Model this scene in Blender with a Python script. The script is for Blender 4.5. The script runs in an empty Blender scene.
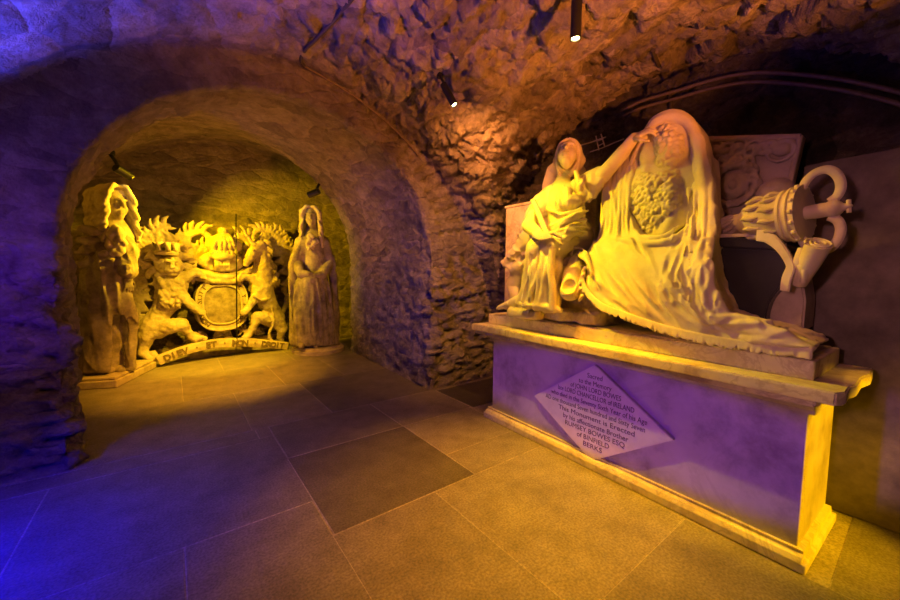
import bpy, bmesh, math, random
import numpy as np
import openvdb as vdb
from mathutils import Vector, Matrix
from mathutils.bvhtree import BVHTree

SC = bpy.context.scene
COL = SC.collection
R = math.radians
rng = np.random.default_rng(7)
random.seed(7)

# ------------------------------------------------------------------ camera
FPX = 367.0
PITCH, YAW, ROLL, CAMH = R(4.27), R(-37.2), R(0.52), 1.3


def ray(px, py):
    x = (px - 450) / FPX
    y = -(py - 300) / FPX
    c, s = math.cos(ROLL), math.sin(ROLL)
    x, y = x * c - y * s, x * s + y * c
    cp, sp = math.cos(PITCH), math.sin(PITCH)
    f = cp + y * sp
    z = -sp + y * cp
    cy, sy = math.cos(YAW), math.sin(YAW)
    return np.array([-f * sy + x * cy, f * cy + x * sy, z])


CAM = np.array([0, 0, CAMH])


def PX(px, py, x):
    r = ray(px, py)
    return CAM + r * (x / r[0])


def PY(px, py, y):
    r = ray(px, py)
    return CAM + r * (y / r[1])


def PZ(px, py, z):
    r = ray(px, py)
    return CAM + r * ((z - CAMH) / r[2])


# ------------------------------------------------------------------ materials
def mat(name):
    m = bpy.data.materials.new(name)
    m.use_nodes = True
    nt = m.node_tree
    nt.nodes.clear()
    out = nt.nodes.new('ShaderNodeOutputMaterial')
    b = nt.nodes.new('ShaderNodeBsdfPrincipled')
    nt.links.new(b.outputs[0], out.inputs[0])
    return m, nt, b


def node(nt, kind, **kw):
    n = nt.nodes.new(kind)
    for k, v in kw.items():
        if hasattr(n, k):
            setattr(n, k, v)
        else:
            n.inputs[k].default_value = v
    return n


def ramp(nt, fac, stops):
    r = nt.nodes.new('ShaderNodeValToRGB')
    cr = r.color_ramp
    while len(cr.elements) < len(stops):
        cr.elements.new(0.5)
    for e, (p, c) in zip(cr.elements, stops):
        e.position = p
        e.color = (c[0], c[1], c[2], 1)
    nt.links.new(fac, r.inputs[0])
    return r.outputs[0]


def stone_mat(name, c0, c1, c2, scale=4.0, rough=0.7, bump=0.3, bscale=40.0, vein=None, spec=0.3, bdist=0.01):
    m, nt, b = mat(name)
    tc = node(nt, 'ShaderNodeTexCoord')
    n1 = node(nt, 'ShaderNodeTexNoise', Scale=scale, Detail=8.0, Roughness=0.65)
    nt.links.new(tc.outputs['Object'], n1.inputs['Vector'])
    col = ramp(nt, n1.outputs[0], [(0.3, c0), (0.5, c1), (0.72, c2)])
    if vein:
        n3 = node(nt, 'ShaderNodeTexNoise', Scale=scale * 0.7, Detail=10.0, Roughness=0.6, Distortion=1.2)
        nt.links.new(tc.outputs['Object'], n3.inputs['Vector'])
        v = ramp(nt, n3.outputs[0], [(0.455, (0, 0, 0)), (0.495, (1, 1, 1)), (0.535, (0, 0, 0))])
        mx = node(nt, 'ShaderNodeMix', data_type='RGBA')
        mul = node(nt, 'ShaderNodeMath', operation='MULTIPLY')
        nt.links.new(v, mul.inputs[0])
        mul.inputs[1].default_value = vein[1]
        nt.links.new(mul.outputs[0], mx.inputs[0])
        nt.links.new(col, mx.inputs[6])
        mx.inputs[7].default_value = (*vein[0], 1)
        col = mx.outputs[2]
    nt.links.new(col, b.inputs['Base Color'])
    b.inputs['Roughness'].default_value = rough
    b.inputs['Specular IOR Level'].default_value = spec
    n2 = node(nt, 'ShaderNodeTexNoise', Scale=bscale, Detail=6.0, Roughness=0.7)
    nt.links.new(tc.outputs['Object'], n2.inputs['Vector'])
    bp = node(nt, 'ShaderNodeBump', Strength=bump, Distance=bdist)
    nt.links.new(n2.outputs[0], bp.inputs['Height'])
    nt.links.new(bp.outputs[0], b.inputs['Normal'])
    return m


def rubble_mat(name, dark, mid, light, vscale=(4, 4, 7), tint=(0.6, 0.55, 0.48), bump=1.0, edge=0.8, tmin=0.6):
    """rough masonry: stones of differing tone with dark joints and lime smears"""
    m, nt, b = mat(name)
    tc = node(nt, 'ShaderNodeTexCoord')
    mp = node(nt, 'ShaderNodeMapping')
    mp.inputs['Scale'].default_value = vscale
    nw = node(nt, 'ShaderNodeTexNoise', Scale=3.0, Detail=4.0)
    nt.links.new(tc.outputs['Object'], nw.inputs['Vector'])
    mixv = node(nt, 'ShaderNodeMix', data_type='VECTOR')
    mixv.inputs[0].default_value = 0.14
    nt.links.new(tc.outputs['Object'], mixv.inputs[4])
    nt.links.new(nw.outputs['Color'], mixv.inputs[5])
    nt.links.new(mixv.outputs[1], mp.inputs['Vector'])
    vo = node(nt, 'ShaderNodeTexVoronoi', Scale=1.0)
    nt.links.new(mp.outputs[0], vo.inputs['Vector'])
    ve = node(nt, 'ShaderNodeTexVoronoi', Scale=1.0, feature='DISTANCE_TO_EDGE')
    nt.links.new(mp.outputs[0], ve.inputs['Vector'])
    n1 = node(nt, 'ShaderNodeTexNoise', Scale=9.0, Detail=10.0, Roughness=0.75)
    nt.links.new(tc.outputs['Object'], n1.inputs['Vector'])
    base = ramp(nt, n1.outputs[0], [(0.3, dark), (0.5, mid), (0.7, light)])
    sep = node(nt, 'ShaderNodeSeparateColor')
    nt.links.new(vo.outputs['Color'], sep.inputs[0])
    tone = node(nt, 'ShaderNodeMapRange')
    tone.inputs[3].default_value = tmin
    tone.inputs[4].default_value = 2 - tmin
    nt.links.new(sep.outputs[0], tone.inputs[0])
    mul = node(nt, 'ShaderNodeMix', data_type='RGBA', blend_type='MULTIPLY')
    mul.inputs[0].default_value = 1.0
    nt.links.new(base, mul.inputs[6])
    nt.links.new(tone.outputs[0], mul.inputs[7])
    n4 = node(nt, 'ShaderNodeTexNoise', Scale=2.2, Detail=7.0, Roughness=0.7)
    nt.links.new(tc.outputs['Object'], n4.inputs['Vector'])
    sm = ramp(nt, n4.outputs[0], [(0.52, (0, 0, 0)), (0.66, (0.8, 0.8, 0.8))])
    lime = node(nt, 'ShaderNodeMix', data_type='RGBA')
    nt.links.new(sm, lime.inputs[0])
    nt.links.new(mul.outputs[2], lime.inputs[6])
    lime.inputs[7].default_value = (*tint, 1)
    nt.links.new(lime.outputs[2], b.inputs['Base Color'])
    b.inputs['Roughness'].default_value = 0.75
    b.inputs['Specular IOR Level'].default_value = 0.35
    ed = node(nt, 'ShaderNodeMapRange')
    ed.inputs[2].default_value = 0.13
    nt.links.new(ve.outputs['Distance'], ed.inputs[0])
    n5 = node(nt, 'ShaderNodeTexNoise', Scale=26.0, Detail=8.0, Roughness=0.7)
    nt.links.new(tc.outputs['Object'], n5.inputs['Vector'])
    add = node(nt, 'ShaderNodeMath', operation='MULTIPLY_ADD')
    nt.links.new(n5.outputs[0], add.inputs[0])
    add.inputs[1].default_value = 1.8
    edm = node(nt, 'ShaderNodeMath', operation='MULTIPLY')
    edm.inputs[1].default_value = edge
    nt.links.new(ed.outputs[0], edm.inputs[0])
    n7 = node(nt, 'ShaderNodeTexNoise', Scale=9.0, Detail=6.0, Roughness=0.8, Distortion=0.6)
    nt.links.new(tc.outputs['Object'], n7.inputs['Vector'])
    ad2 = node(nt, 'ShaderNodeMath', operation='MULTIPLY_ADD')
    nt.links.new(n7.outputs[0], ad2.inputs[0])
    ad2.inputs[1].default_value = 2.2
    nt.links.new(edm.outputs[0], ad2.inputs[2])
    nt.links.new(ad2.outputs[0], add.inputs[2])
    bp = node(nt, 'ShaderNodeBump', Strength=bump, Distance=0.03)
    nt.links.new(add.outputs[0], bp.inputs['Height'])
    nt.links.new(bp.outputs[0], b.inputs['Normal'])
    return m


def floor_mat():
    m, nt, b = mat('flagstone')
    at = node(nt, 'ShaderNodeAttribute', attribute_name='tone')
    tc = node(nt, 'ShaderNodeTexCoord')
    n1 = node(nt, 'ShaderNodeTexNoise', Scale=5.0, Detail=10.0, Roughness=0.7)
    nt.links.new(tc.outputs['Object'], n1.inputs['Vector'])
    col = ramp(nt, n1.outputs[0], [(0.3, (0.15, 0.13, 0.115)), (0.5, (0.22, 0.195, 0.17)), (0.75, (0.30, 0.27, 0.24))])
    n6 = node(nt, 'ShaderNodeTexNoise', Scale=90.0, Detail=3.0)
    nt.links.new(tc.outputs['Object'], n6.inputs['Vector'])
    gr = ramp(nt, n6.outputs[0], [(0.35, (0.7, 0.7, 0.7)), (0.65, (1.2, 1.2, 1.2))])
    m0 = node(nt, 'ShaderNodeMix', data_type='RGBA', blend_type='MULTIPLY')
    m0.inputs[0].default_value = 1.0
    nt.links.new(col, m0.inputs[6])
    nt.links.new(gr, m0.inputs[7])
    mul = node(nt, 'ShaderNodeMix', data_type='RGBA', blend_type='MULTIPLY')
    mul.inputs[0].default_value = 1.0
    nt.links.new(m0.outputs[2], mul.inputs[6])
    nt.links.new(at.outputs['Color'], mul.inputs[7])
    nt.links.new(mul.outputs[2], b.inputs['Base Color'])
    b.inputs['Roughness'].default_value = 0.55
    b.inputs['Specular IOR Level'].default_value = 0.4
    n2 = node(nt, 'ShaderNodeTexNoise', Scale=60.0, Detail=8.0, Roughness=0.75)
    nt.links.new(tc.outputs['Object'], n2.inputs['Vector'])
    bp = node(nt, 'ShaderNodeBump', Strength=0.5, Distance=0.008)
    nt.links.new(n2.outputs[0], bp.inputs['Height'])
    nt.links.new(bp.outputs[0], b.inputs['Normal'])
    return m


def plain(name, c, rough=0.5, metal=0.0, emit=None):
    m, nt, b = mat(name)
    n1 = node(nt, 'ShaderNodeTexNoise', Scale=30.0, Detail=4.0)
    tc = node(nt, 'ShaderNodeTexCoord')
    nt.links.new(tc.outputs['Object'], n1.inputs['Vector'])
    col = ramp(nt, n1.outputs[0], [(0.3, [v * 0.8 for v in c]), (0.7, [min(1, v * 1.15) for v in c])])
    nt.links.new(col, b.inputs['Base Color'])
    b.inputs['Roughness'].default_value = rough
    b.inputs['Metallic'].default_value = metal
    if emit:
        b.inputs['Emission Color'].default_value = (*emit[0], 1)
        b.inputs['Emission Strength'].default_value = emit[1]
    return m


M_MARBLE = stone_mat('pale_marble', (0.55, 0.47, 0.37), (0.70, 0.62, 0.50), (0.78, 0.71, 0.60), 5, 0.55, 0.12, 60, None, 0.35)
M_TOMB = stone_mat('grey_veined_marble', (0.26, 0.21, 0.21), (0.52, 0.47, 0.46), (0.62, 0.57, 0.55), 3.0, 0.5, 0.12, 50,
                   ((0.24, 0.16, 0.17), 0.16), 0.4)
M_SLAB = stone_mat('weathered_marble', (0.50, 0.40, 0.32), (0.72, 0.65, 0.55), (0.80, 0.74, 0.64), 6, 0.6, 0.25, 45,
                   ((0.3, 0.2, 0.15), 0.4), 0.35)
M_TABLET = stone_mat('tablet_marble', (0.58, 0.50, 0.50), (0.68, 0.60, 0.60), (0.74, 0.67, 0.66), 6, 0.5, 0.08, 60, None, 0.4)
M_LIME = stone_mat('old_limestone', (0.30, 0.24, 0.17), (0.48, 0.40, 0.30), (0.60, 0.52, 0.40), 9, 0.8, 0.5, 55)
M_DARKSTONE = stone_mat('dark_weathered_limestone', (0.13, 0.10, 0.085), (0.30, 0.25, 0.19), (0.5, 0.43, 0.33), 7, 0.8, 0.5, 50)
M_BLACKM = stone_mat('black_marble', (0.008, 0.008, 0.010), (0.014, 0.013, 0.016), (0.026, 0.024, 0.027), 4, 0.3, 0.08, 50, None, 0.35)
M_SLATE = stone_mat('slate', (0.07, 0.058, 0.054), (0.18, 0.15, 0.14), (0.34, 0.285, 0.26), 2.6, 0.6, 0.35, 22, None, 0.35, 0.012)
M_RELIEF = stone_mat('relief_marble', (0.36, 0.29, 0.25), (0.52, 0.44, 0.38), (0.62, 0.54, 0.47), 7, 0.6, 0.2, 50)
M_VAULT = rubble_mat('rubble_vault', (0.14, 0.115, 0.10), (0.29, 0.24, 0.20), (0.45, 0.38, 0.32), (4.5, 2.6, 5.5), (0.46, 0.40, 0.34), 1.0)
M_WALL = rubble_mat('rubble_wall', (0.15, 0.125, 0.11), (0.27, 0.225, 0.19), (0.42, 0.36, 0.30), (6.5, 7, 13), (0.46, 0.41, 0.36), 1.0, 0.45, 0.78)
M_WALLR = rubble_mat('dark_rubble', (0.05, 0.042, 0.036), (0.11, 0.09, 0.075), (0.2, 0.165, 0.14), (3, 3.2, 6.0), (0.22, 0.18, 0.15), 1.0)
M_BACK = rubble_mat('brick_courses', (0.17, 0.14, 0.11), (0.28, 0.23, 0.175), (0.42, 0.35, 0.27), (4, 4, 11), (0.40, 0.34, 0.26), 0.9, 0.6, 0.72)
M_FLOOR = floor_mat()
M_BLACK = plain('black_metal', (0.012, 0.012, 0.014), 0.45, 0.3)
M_CABLE = plain('cable_rubber', (0.05, 0.04, 0.035), 0.6)
M_CONDUIT = plain('dull_conduit', (0.16, 0.12, 0.09), 0.6, 0.2)
M_INK = plain('engraved_letters', (0.13, 0.085, 0.10), 0.8)
M_LETTER = plain('carved_letters', (0.16, 0.12, 0.07), 0.85)
M_WIRE = plain('pale_wire', (0.5, 0.42, 0.32), 0.6)
M_LENS = plain('lamp_lens', (1, 0.9, 0.6), 0.4, 0, ((1.0, 0.72, 0.25), 60.0))
M_PIT = plain('dark_earth', (0.02, 0.017, 0.015), 0.9)

# ------------------------------------------------------------------ objects
WL = {}


def link(o, parent=None):
    COL.objects.link(o)
    if parent is not None:
        o.parent = parent
    return o


def tag(o, label=None, cat=None, group=None, kind=None):
    if label: o['label'] = label
    if cat: o['category'] = cat
    if group: o['group'] = group
    if kind: o['kind'] = kind
    return o


def thing(name, label, cat, loc=(0, 0, 0), group=None, rotz=0.0, local=False):
    o = bpy.data.objects.new(name, None)
    o.empty_display_size = 0.1
    o.location = loc
    o.rotation_euler = (0, 0, rotz)
    link(o)
    WL[o] = np.zeros(3) if local else np.array(loc, float)
    return tag(o, label, cat, group)


def mk(name, V, F, m, parent=None, smooth=False, kind=None, label=None):
    """link one mesh; V in world coordinates (or the parent's own frame when it was made local)"""
    V = np.asarray(V, float).reshape(-1, 3)
    off = WL.get(parent, np.zeros(3)) if parent is not None else np.zeros(3)
    me = bpy.data.meshes.new(name)
    V = V - off
    if isinstance(F, np.ndarray):
        n, k = F.shape
        me.vertices.add(len(V))
        me.vertices.foreach_set('co', V.astype(np.float32).ravel())
        me.loops.add(n * k)
        me.loops.foreach_set('vertex_index', F.astype(np.int32).ravel())
        me.polygons.add(n)
        me.polygons.foreach_set('loop_start', np.arange(0, n * k, k, dtype=np.int32))
        me.update(calc_edges=True)
        me.validate()
    else:
        me.from_pydata([tuple(v) for v in V], [], [tuple(f) for f in F])
        me.update()
    if smooth:
        me.polygons.foreach_set('use_smooth', np.ones(len(me.polygons), bool))
    me.materials.append(m)
    o = bpy.data.objects.new(name, me)
    link(o, parent)
    WL[o] = off
    if kind: o['kind'] = kind
    if label: o['label'] = label
    return o


class MB:
    """gathers simple shapes for ONE mesh"""
    def __init__(self):
        self.bm = bmesh.new()

    def _take(self, geom, M):
        bmesh.ops.transform(self.bm, matrix=M, verts=geom)

    def box(self, lo, hi, bev=0.0, rot=None, seg=2):
        lo = np.array(lo, float); hi = np.array(hi, float)
        c = (lo + hi) / 2; s = hi - lo
        r = bmesh.ops.create_cube(self.bm, size=1.0)
        vs = r['verts']
        bmesh.ops.scale(self.bm, vec=s, verts=vs)
        if bev > 0:
            es = list({e for v in vs for e in v.link_edges})
            rr = bmesh.ops.bevel(self.bm, geom=es, offset=bev, segments=seg, profile=0.5, affect='EDGES')
            vs = list({v for f in rr['faces'] for v in f.verts} | {v for v in vs if v.is_valid})
        M = Matrix.Translation(c)
        if rot is not None: M = M @ rot.to_4x4()
        self._take(vs, M)
        return self

    def prism(self, poly, axis, lo, hi):
        """polygon in the two other axes, pushed along `axis`"""
        n = len(poly)
        def p3(a, b, t):
            return {0: (t, a, b), 1: (a, t, b), 2: (a, b, t)}[axis]
        v0 = [self.bm.verts.new(p3(a, b, lo)) for a, b in poly]
        v1 = [self.bm.verts.new(p3(a, b, hi)) for a, b in poly]
        fs = [self.bm.faces.new(v0), self.bm.faces.new(v1[::-1])]
        for i in range(n):
            fs.append(self.bm.faces.new([v0[i], v1[i], v1[(i + 1) % n], v0[(i + 1) % n]]))
        bmesh.ops.recalc_face_normals(self.bm, faces=fs)
        return self

    def tube(self, pts, r, seg=8, flat=1.0, upv=(0, 0, 1), closed=False):
        pts = [Vector(p) for p in pts]
        rs = r if hasattr(r, '__len__') else [r] * len(pts)
        rings = []
        n = len(pts)
        for i, p in enumerate(pts):
            a = pts[(i - 1) % n] if (closed or i > 0) else p
            b = pts[(i + 1) % n] if (closed or i < n - 1) else p
            t = (b - a).normalized()
            u = Vector(upv)
            if abs(t.dot(u)) > 0.95: u = Vector((1, 0, 0))
            s = t.cross(u).normalized()
            w = s.cross(t).normalized()
            rings.append([self.bm.verts.new(p + s * (rs[i] * math.cos(k * 2 * math.pi / seg)) + w * (rs[i] * flat * math.sin(k * 2 * math.pi / seg))) for k in range(seg)])
        fs = []
        m = n if closed else n - 1
        for i in range(m):
            A, B = rings[i], rings[(i + 1) % n]
            for k in range(seg):
                fs.append(self.bm.faces.new([A[k], A[(k + 1) % seg], B[(k + 1) % seg], B[k]]))
        if not closed:
            fs.append(self.bm.faces.new(rings[0][::-1])); fs.append(self.bm.faces.new(rings[-1]))
        bmesh.ops.recalc_face_normals(self.bm, faces=fs)
        return self

    def lathe(self, a, b, prof, seg=32):
        """profile [(t along a->b in metres, radius)] turned about the axis a->b"""
        a = Vector(a); b = Vector(b)
        t = (b - a).normalized()
        u = Vector((0, 0, 1)) if abs(t.z) < 0.9 else Vector((1, 0, 0))
        s = t.cross(u).normalized(); w = s.cross(t).normalized()
        rings = []
        for d, r in prof:
            rings.append([self.bm.verts.new(a + t * d + s * (r * math.cos(k * 2 * math.pi / seg)) + w * (r * math.sin(k * 2 * math.pi / seg))) for k in range(seg)])
        fs = []
        for A, B in zip(rings, rings[1:]):
            for k in range(seg):
                fs.append(self.bm.faces.new([A[k], A[(k + 1) % seg], B[(k + 1) % seg], B[k]]))
        fs.append(self.bm.faces.new(rings[0][::-1])); fs.append(self.bm.faces.new(rings[-1]))
        bmesh.ops.recalc_face_normals(self.bm, faces=fs)
        return self

    def build(self, name, m, parent=None, smooth=False, kind=None, label=None):
        off = WL.get(parent, np.zeros(3)) if parent is not None else np.zeros(3)
        bmesh.ops.translate(self.bm, vec=-Vector(off), verts=self.bm.verts)
        me = bpy.data.meshes.new(name)
        self.bm.to_mesh(me); self.bm.free()
        if smooth:
            me.polygons.foreach_set('use_smooth', np.ones(len(me.polygons), bool))
            try: me.set_sharp_from_angle(angle=R(40))
            except Exception: pass
        me.materials.append(m)
        o = link(bpy.data.objects.new(name, me), parent)
        WL[o] = off
        if kind: o['kind'] = kind
        if label: o['label'] = label
        return o


# ------------------------------------------------------------------ noise
def _hash(ix, iy, iz, seed):
    h = (ix.astype(np.int64) * 374761393 + iy.astype(np.int64) * 668265263 + iz.astype(np.int64) * 2147483647 + seed * 974634277)
    h = (h ^ (h >> 13)) * 1274126177
    h = h ^ (h >> 16)
    return (h & 0xFFFFFF).astype(np.float32) / float(0xFFFFFF)


def vnoise(x, y, z, seed=0):
    ix, iy, iz = np.floor(x).astype(np.int64), np.floor(y).astype(np.int64), np.floor(z).astype(np.int64)
    fx, fy, fz = x - ix, y - iy, z - iz
    fx = fx * fx * (3 - 2 * fx); fy = fy * fy * (3 - 2 * fy); fz = fz * fz * (3 - 2 * fz)
    r = 0
    for dx in (0, 1):
        wx = fx if dx else 1 - fx
        for dy in (0, 1):
            wy = fy if dy else 1 - fy
            for dz in (0, 1):
                wz = fz if dz else 1 - fz
                r = r + _hash(ix + dx, iy + dy, iz + dz, seed) * wx * wy * wz
    return r * 2 - 1


def fbm(x, y, z, octs=4, seed=0):
    a, f, r = 0.5, 1.0, 0
    for o in range(octs):
        r = r + a * vnoise(x * f, y * f, z * f, seed + o)
        a *= 0.5; f *= 2.03
    return r


def worley(x, y, z, seed=0):
    ix, iy, iz = np.floor(x).astype(np.int64), np.floor(y).astype(np.int64), np.floor(z).astype(np.int64)
    f1 = np.full(x.shape, 9.0); f2 = f1.copy(); idv = np.zeros(x.shape)
    for dx in (-1, 0, 1):
        for dy in (-1, 0, 1):
            for dz in (-1, 0, 1):
                cx, cy, cz = ix + dx, iy + dy, iz + dz
                qx = cx + _hash(cx, cy, cz, seed); qy = cy + _hash(cx, cy, cz, seed + 11); qz = cz + _hash(cx, cy, cz, seed + 23)
                d = np.sqrt((qx - x) ** 2 + (qy - y) ** 2 + (qz - z) ** 2)
                idn = _hash(cx, cy, cz, seed + 37)
                near = d < f1
                f2 = np.where(near, f1, np.minimum(f2, d))
                idv = np.where(near, idn, idv)
                f1 = np.where(near, d, f1)
    return f1, f2, idv


# ------------------------------------------------------------------ carving volume
def rotm(cols):
    return np.array(cols, float).T


class Vol:
    def __init__(self, lo, hi, h):
        self.lo = np.array(lo, float); self.h = h
        self.n = np.ceil((np.array(hi, float) - self.lo) / h).astype(int) + 1
        self.d = np.full(self.n, 1.0, np.float32)

    def grid(self, sl):
        ax = [self.lo[i] + self.h * np.arange(sl[i].start, sl[i].stop, dtype=np.float32) for i in range(3)]
        return ax[0][:, None, None], ax[1][None, :, None], ax[2][None, None, :]

    def sl(self, lo, hi, pad):
        a = np.floor((np.array(lo) - pad - self.lo) / self.h).astype(int)
        b = np.ceil((np.array(hi) + pad - self.lo) / self.h).astype(int) + 1
        a = np.clip(a, 0, self.n); b = np.clip(b, 0, self.n)
        if np.any(b <= a): return None
        return tuple(slice(int(p), int(q)) for p, q in zip(a, b))

    def put(self, sl, p, k, op='u'):
        d = self.d[sl]
        if op == 's': p = -p
        if k <= 0:
            r = np.minimum(d, p) if op == 'u' else np.maximum(d, p)
        elif op == 'u':
            h = np.clip(0.5 + 0.5 * (p - d) / k, 0, 1)
            r = p * (1 - h) + d * h - k * h * (1 - h)
        else:
            h = np.clip(0.5 - 0.5 * (p - d) / k, 0, 1)
            r = p * (1 - h) + d * h + k * h * (1 - h)
        self.d[sl] = r.astype(np.float32)

    def fn(self, lo, hi, f, k=0.02, op='u'):
        s = self.sl(lo, hi, 2 * k + 3 * self.h)
        if s is None: return self
        X, Y, Z = self.grid(s)
        self.put(s, np.broadcast_to(f(X, Y, Z), self.d[s].shape), k, op)
        return self

    def cap(self, a, b, ra, rb=None, k=0.02, op='u'):
        rb = ra if rb is None else rb
        a = np.array(a, float); b = np.array(b, float); ba = b - a
        L = max(float(ba @ ba), 1e-9); rm = max(ra, rb)

        def f(X, Y, Z):
            t = np.clip(((X - a[0]) * ba[0] + (Y - a[1]) * ba[1] + (Z - a[2]) * ba[2]) / L, 0, 1)
            return np.sqrt((X - a[0] - t * ba[0]) ** 2 + (Y - a[1] - t * ba[1]) ** 2 + (Z - a[2] - t * ba[2]) ** 2) - (ra + (rb - ra) * t)
        return self.fn(np.minimum(a, b) - rm, np.maximum(a, b) + rm, f, k, op)

    def chain(self, pts, rs, k=0.02, op='u', sub=0):
        pts = [np.array(p, float) for p in pts]
        if not hasattr(rs, '__len__'): rs = [rs] * len(pts)
        if sub:
            pts, rs = spline(pts, rs, sub)
        P_ = np.array(pts); rm = max(rs)
        s = self.sl(P_.min(0) - rm, P_.max(0) + rm, 2 * k + 3 * self.h)
        if s is None: return self
        tmp = np.full(self.d[s].shape, 1.0, np.float32)
        for i in range(len(pts) - 1):
            a, b, ra, rb = pts[i], pts[i + 1], rs[i], rs[i + 1]
            q = self.sl(np.minimum(a, b) - max(ra, rb), np.maximum(a, b) + max(ra, rb), 2 * k + 3 * self.h)
            if q is None: continue
            loc = tuple(slice(q[j].start - s[j].start, q[j].stop - s[j].start) for j in range(3))
            X, Y, Z = self.grid(q)
            ba = b - a; L = max(float(ba @ ba), 1e-9)
            t = np.clip(((X - a[0]) * ba[0] + (Y - a[1]) * ba[1] + (Z - a[2]) * ba[2]) / L, 0, 1)
            d = np.sqrt((X - a[0] - t * ba[0]) ** 2 + (Y - a[1] - t * ba[1]) ** 2 + (Z - a[2] - t * ba[2]) ** 2) - (ra + (rb - ra) * t)
            tmp[loc] = np.minimum(tmp[loc], d)
        self.put(s, tmp, k, op)
        return self

    def ell(self, c, r, M=None, k=0.02, op='u'):
        c = np.array(c, float); r = np.array(r, float); rm = r.max()
        M = np.eye(3) if M is None else np.array(M, float)

        def f(X, Y, Z):
            x, y, z = X - c[0], Y - c[1], Z - c[2]
            q = [(M[0, i] * x + M[1, i] * y + M[2, i] * z) for i in range(3)]
            k0 = np.sqrt(sum((q[i] / r[i]) ** 2 for i in range(3)))
            k1 = np.sqrt(sum((q[i] / r[i] ** 2) ** 2 for i in range(3))) + 1e-6
            return k0 * (k0 - 1) / k1
        return self.fn(c - rm, c + rm, f, k, op)

    def box(self, lo, hi, rd=0.01, k=0.0, op='u'):
        lo = np.array(lo, float); hi = np.array(hi, float); c = (lo + hi) / 2; s = (hi - lo) / 2 - rd

        def f(X, Y, Z):
            qx, qy, qz = np.abs(X - c[0]) - s[0], np.abs(Y - c[1]) - s[1], np.abs(Z - c[2]) - s[2]
            return np.sqrt(np.maximum(qx, 0) ** 2 + np.maximum(qy, 0) ** 2 + np.maximum(qz, 0) ** 2) + np.minimum(np.maximum(qx, np.maximum(qy, qz)), 0) - rd
        return self.fn(lo, hi, f, k, op)

    def rough(self, amp, freq, seed=0, octs=3, fz=1.0):
        m = np.abs(self.d) < max(6 * self.h, 4 * amp)
        idx = np.nonzero(m)
        x = self.lo[0] + self.h * idx[0]; y = self.lo[1] + self.h * idx[1]; z = self.lo[2] + self.h * idx[2]
        self.d[idx] += (amp * fbm(x * freq, y * freq, z * freq * fz, octs, seed)).astype(np.float32)
        return self

    def pleat(self, lo, hi, coord, amp, sharp=0.5, seed=0):
        """carve running cloth folds: coord(x,y,z) -> the stretched frame in which the folds run along its third axis"""
        s = self.sl(lo, hi, 0)
        if s is None: return self
        d = self.d[s]
        idx = np.nonzero(np.abs(d) < 4 * amp + 3 * self.h)
        x = self.lo[0] + self.h * (idx[0] + s[0].start); y = self.lo[1] + self.h * (idx[1] + s[1].start); z = self.lo[2] + self.h * (idx[2] + s[2].start)
        lo = np.array(lo); hi = np.array(hi)
        e = np.minimum.reduce([np.clip(np.minimum(q - a, b - q) / 0.05, 0, 1) for q, a, b in ((x, lo[0], hi[0]), (y, lo[1], hi[1]), (z, lo[2], hi[2]))])
        u, v, w = coord(x, y, z)
        n = vnoise(u, v, w, seed) + 0.45 * vnoise(u * 2.1, v * 2.1, w * 1.7, seed + 1)
        g = 0.35 - np.abs(n) ** sharp
        d[idx] += (amp * e * -g * 1.6).astype(np.float32)
        return self

    def raw(self):
        d = np.clip(self.d, -0.5, 0.5)
        d[0] = d[-1] = 0.5; d[:, 0] = d[:, -1] = 0.5; d[:, :, 0] = d[:, :, -1] = 0.5
        g = vdb.FloatGrid(0.5)
        g.copyFromArray(np.ascontiguousarray(d))
        P, Q = g.convertToQuads(0.0)
        P = np.asarray(P, np.float64); Q = np.asarray(Q, np.int64)
        if len(Q):
            c = P[Q]
            nrm = np.cross(c[:, 2] - c[:, 0], c[:, 3] - c[:, 1])
            if (c.mean(1) * nrm).sum() < 0: Q = Q[:, ::-1]
        return P * self.h + self.lo, Q

    def build(self, name, m, parent=None, kind=None, label=None):
        P, Q = self.raw()
        return mk(name, P, np.ascontiguousarray(Q), m, parent, True, kind, label)


def spline(pts, rs, sub):
    out, ro = [], []
    n = len(pts)
    for i in range(n - 1):
        p0 = pts[max(i - 1, 0)]; p1 = pts[i]; p2 = pts[i + 1]; p3 = pts[min(i + 2, n - 1)]
        for j in range(sub):
            t = j / sub
            out.append(0.5 * ((2 * p1) + (p2 - p0) * t + (2 * p0 - 5 * p1 + 4 * p2 - p3) * t * t + (3 * p1 - p0 - 3 * p2 + p3) * t ** 3))
            ro.append(rs[i] + (rs[i + 1] - rs[i]) * t)
    out.append(pts[-1]); ro.append(rs[-1])
    return out, ro


def unit(v):
    v = np.array(v, float)
    return v / np.linalg.norm(v)


def frame(f, up=(0, 0, 1)):
    """columns side, front, up"""
    f = unit(f); up = np.array(up, float)
    u = unit(up - (up @ f) * f)
    s = np.cross(f, u)
    return np.stack([s, f, u], 1)


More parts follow.
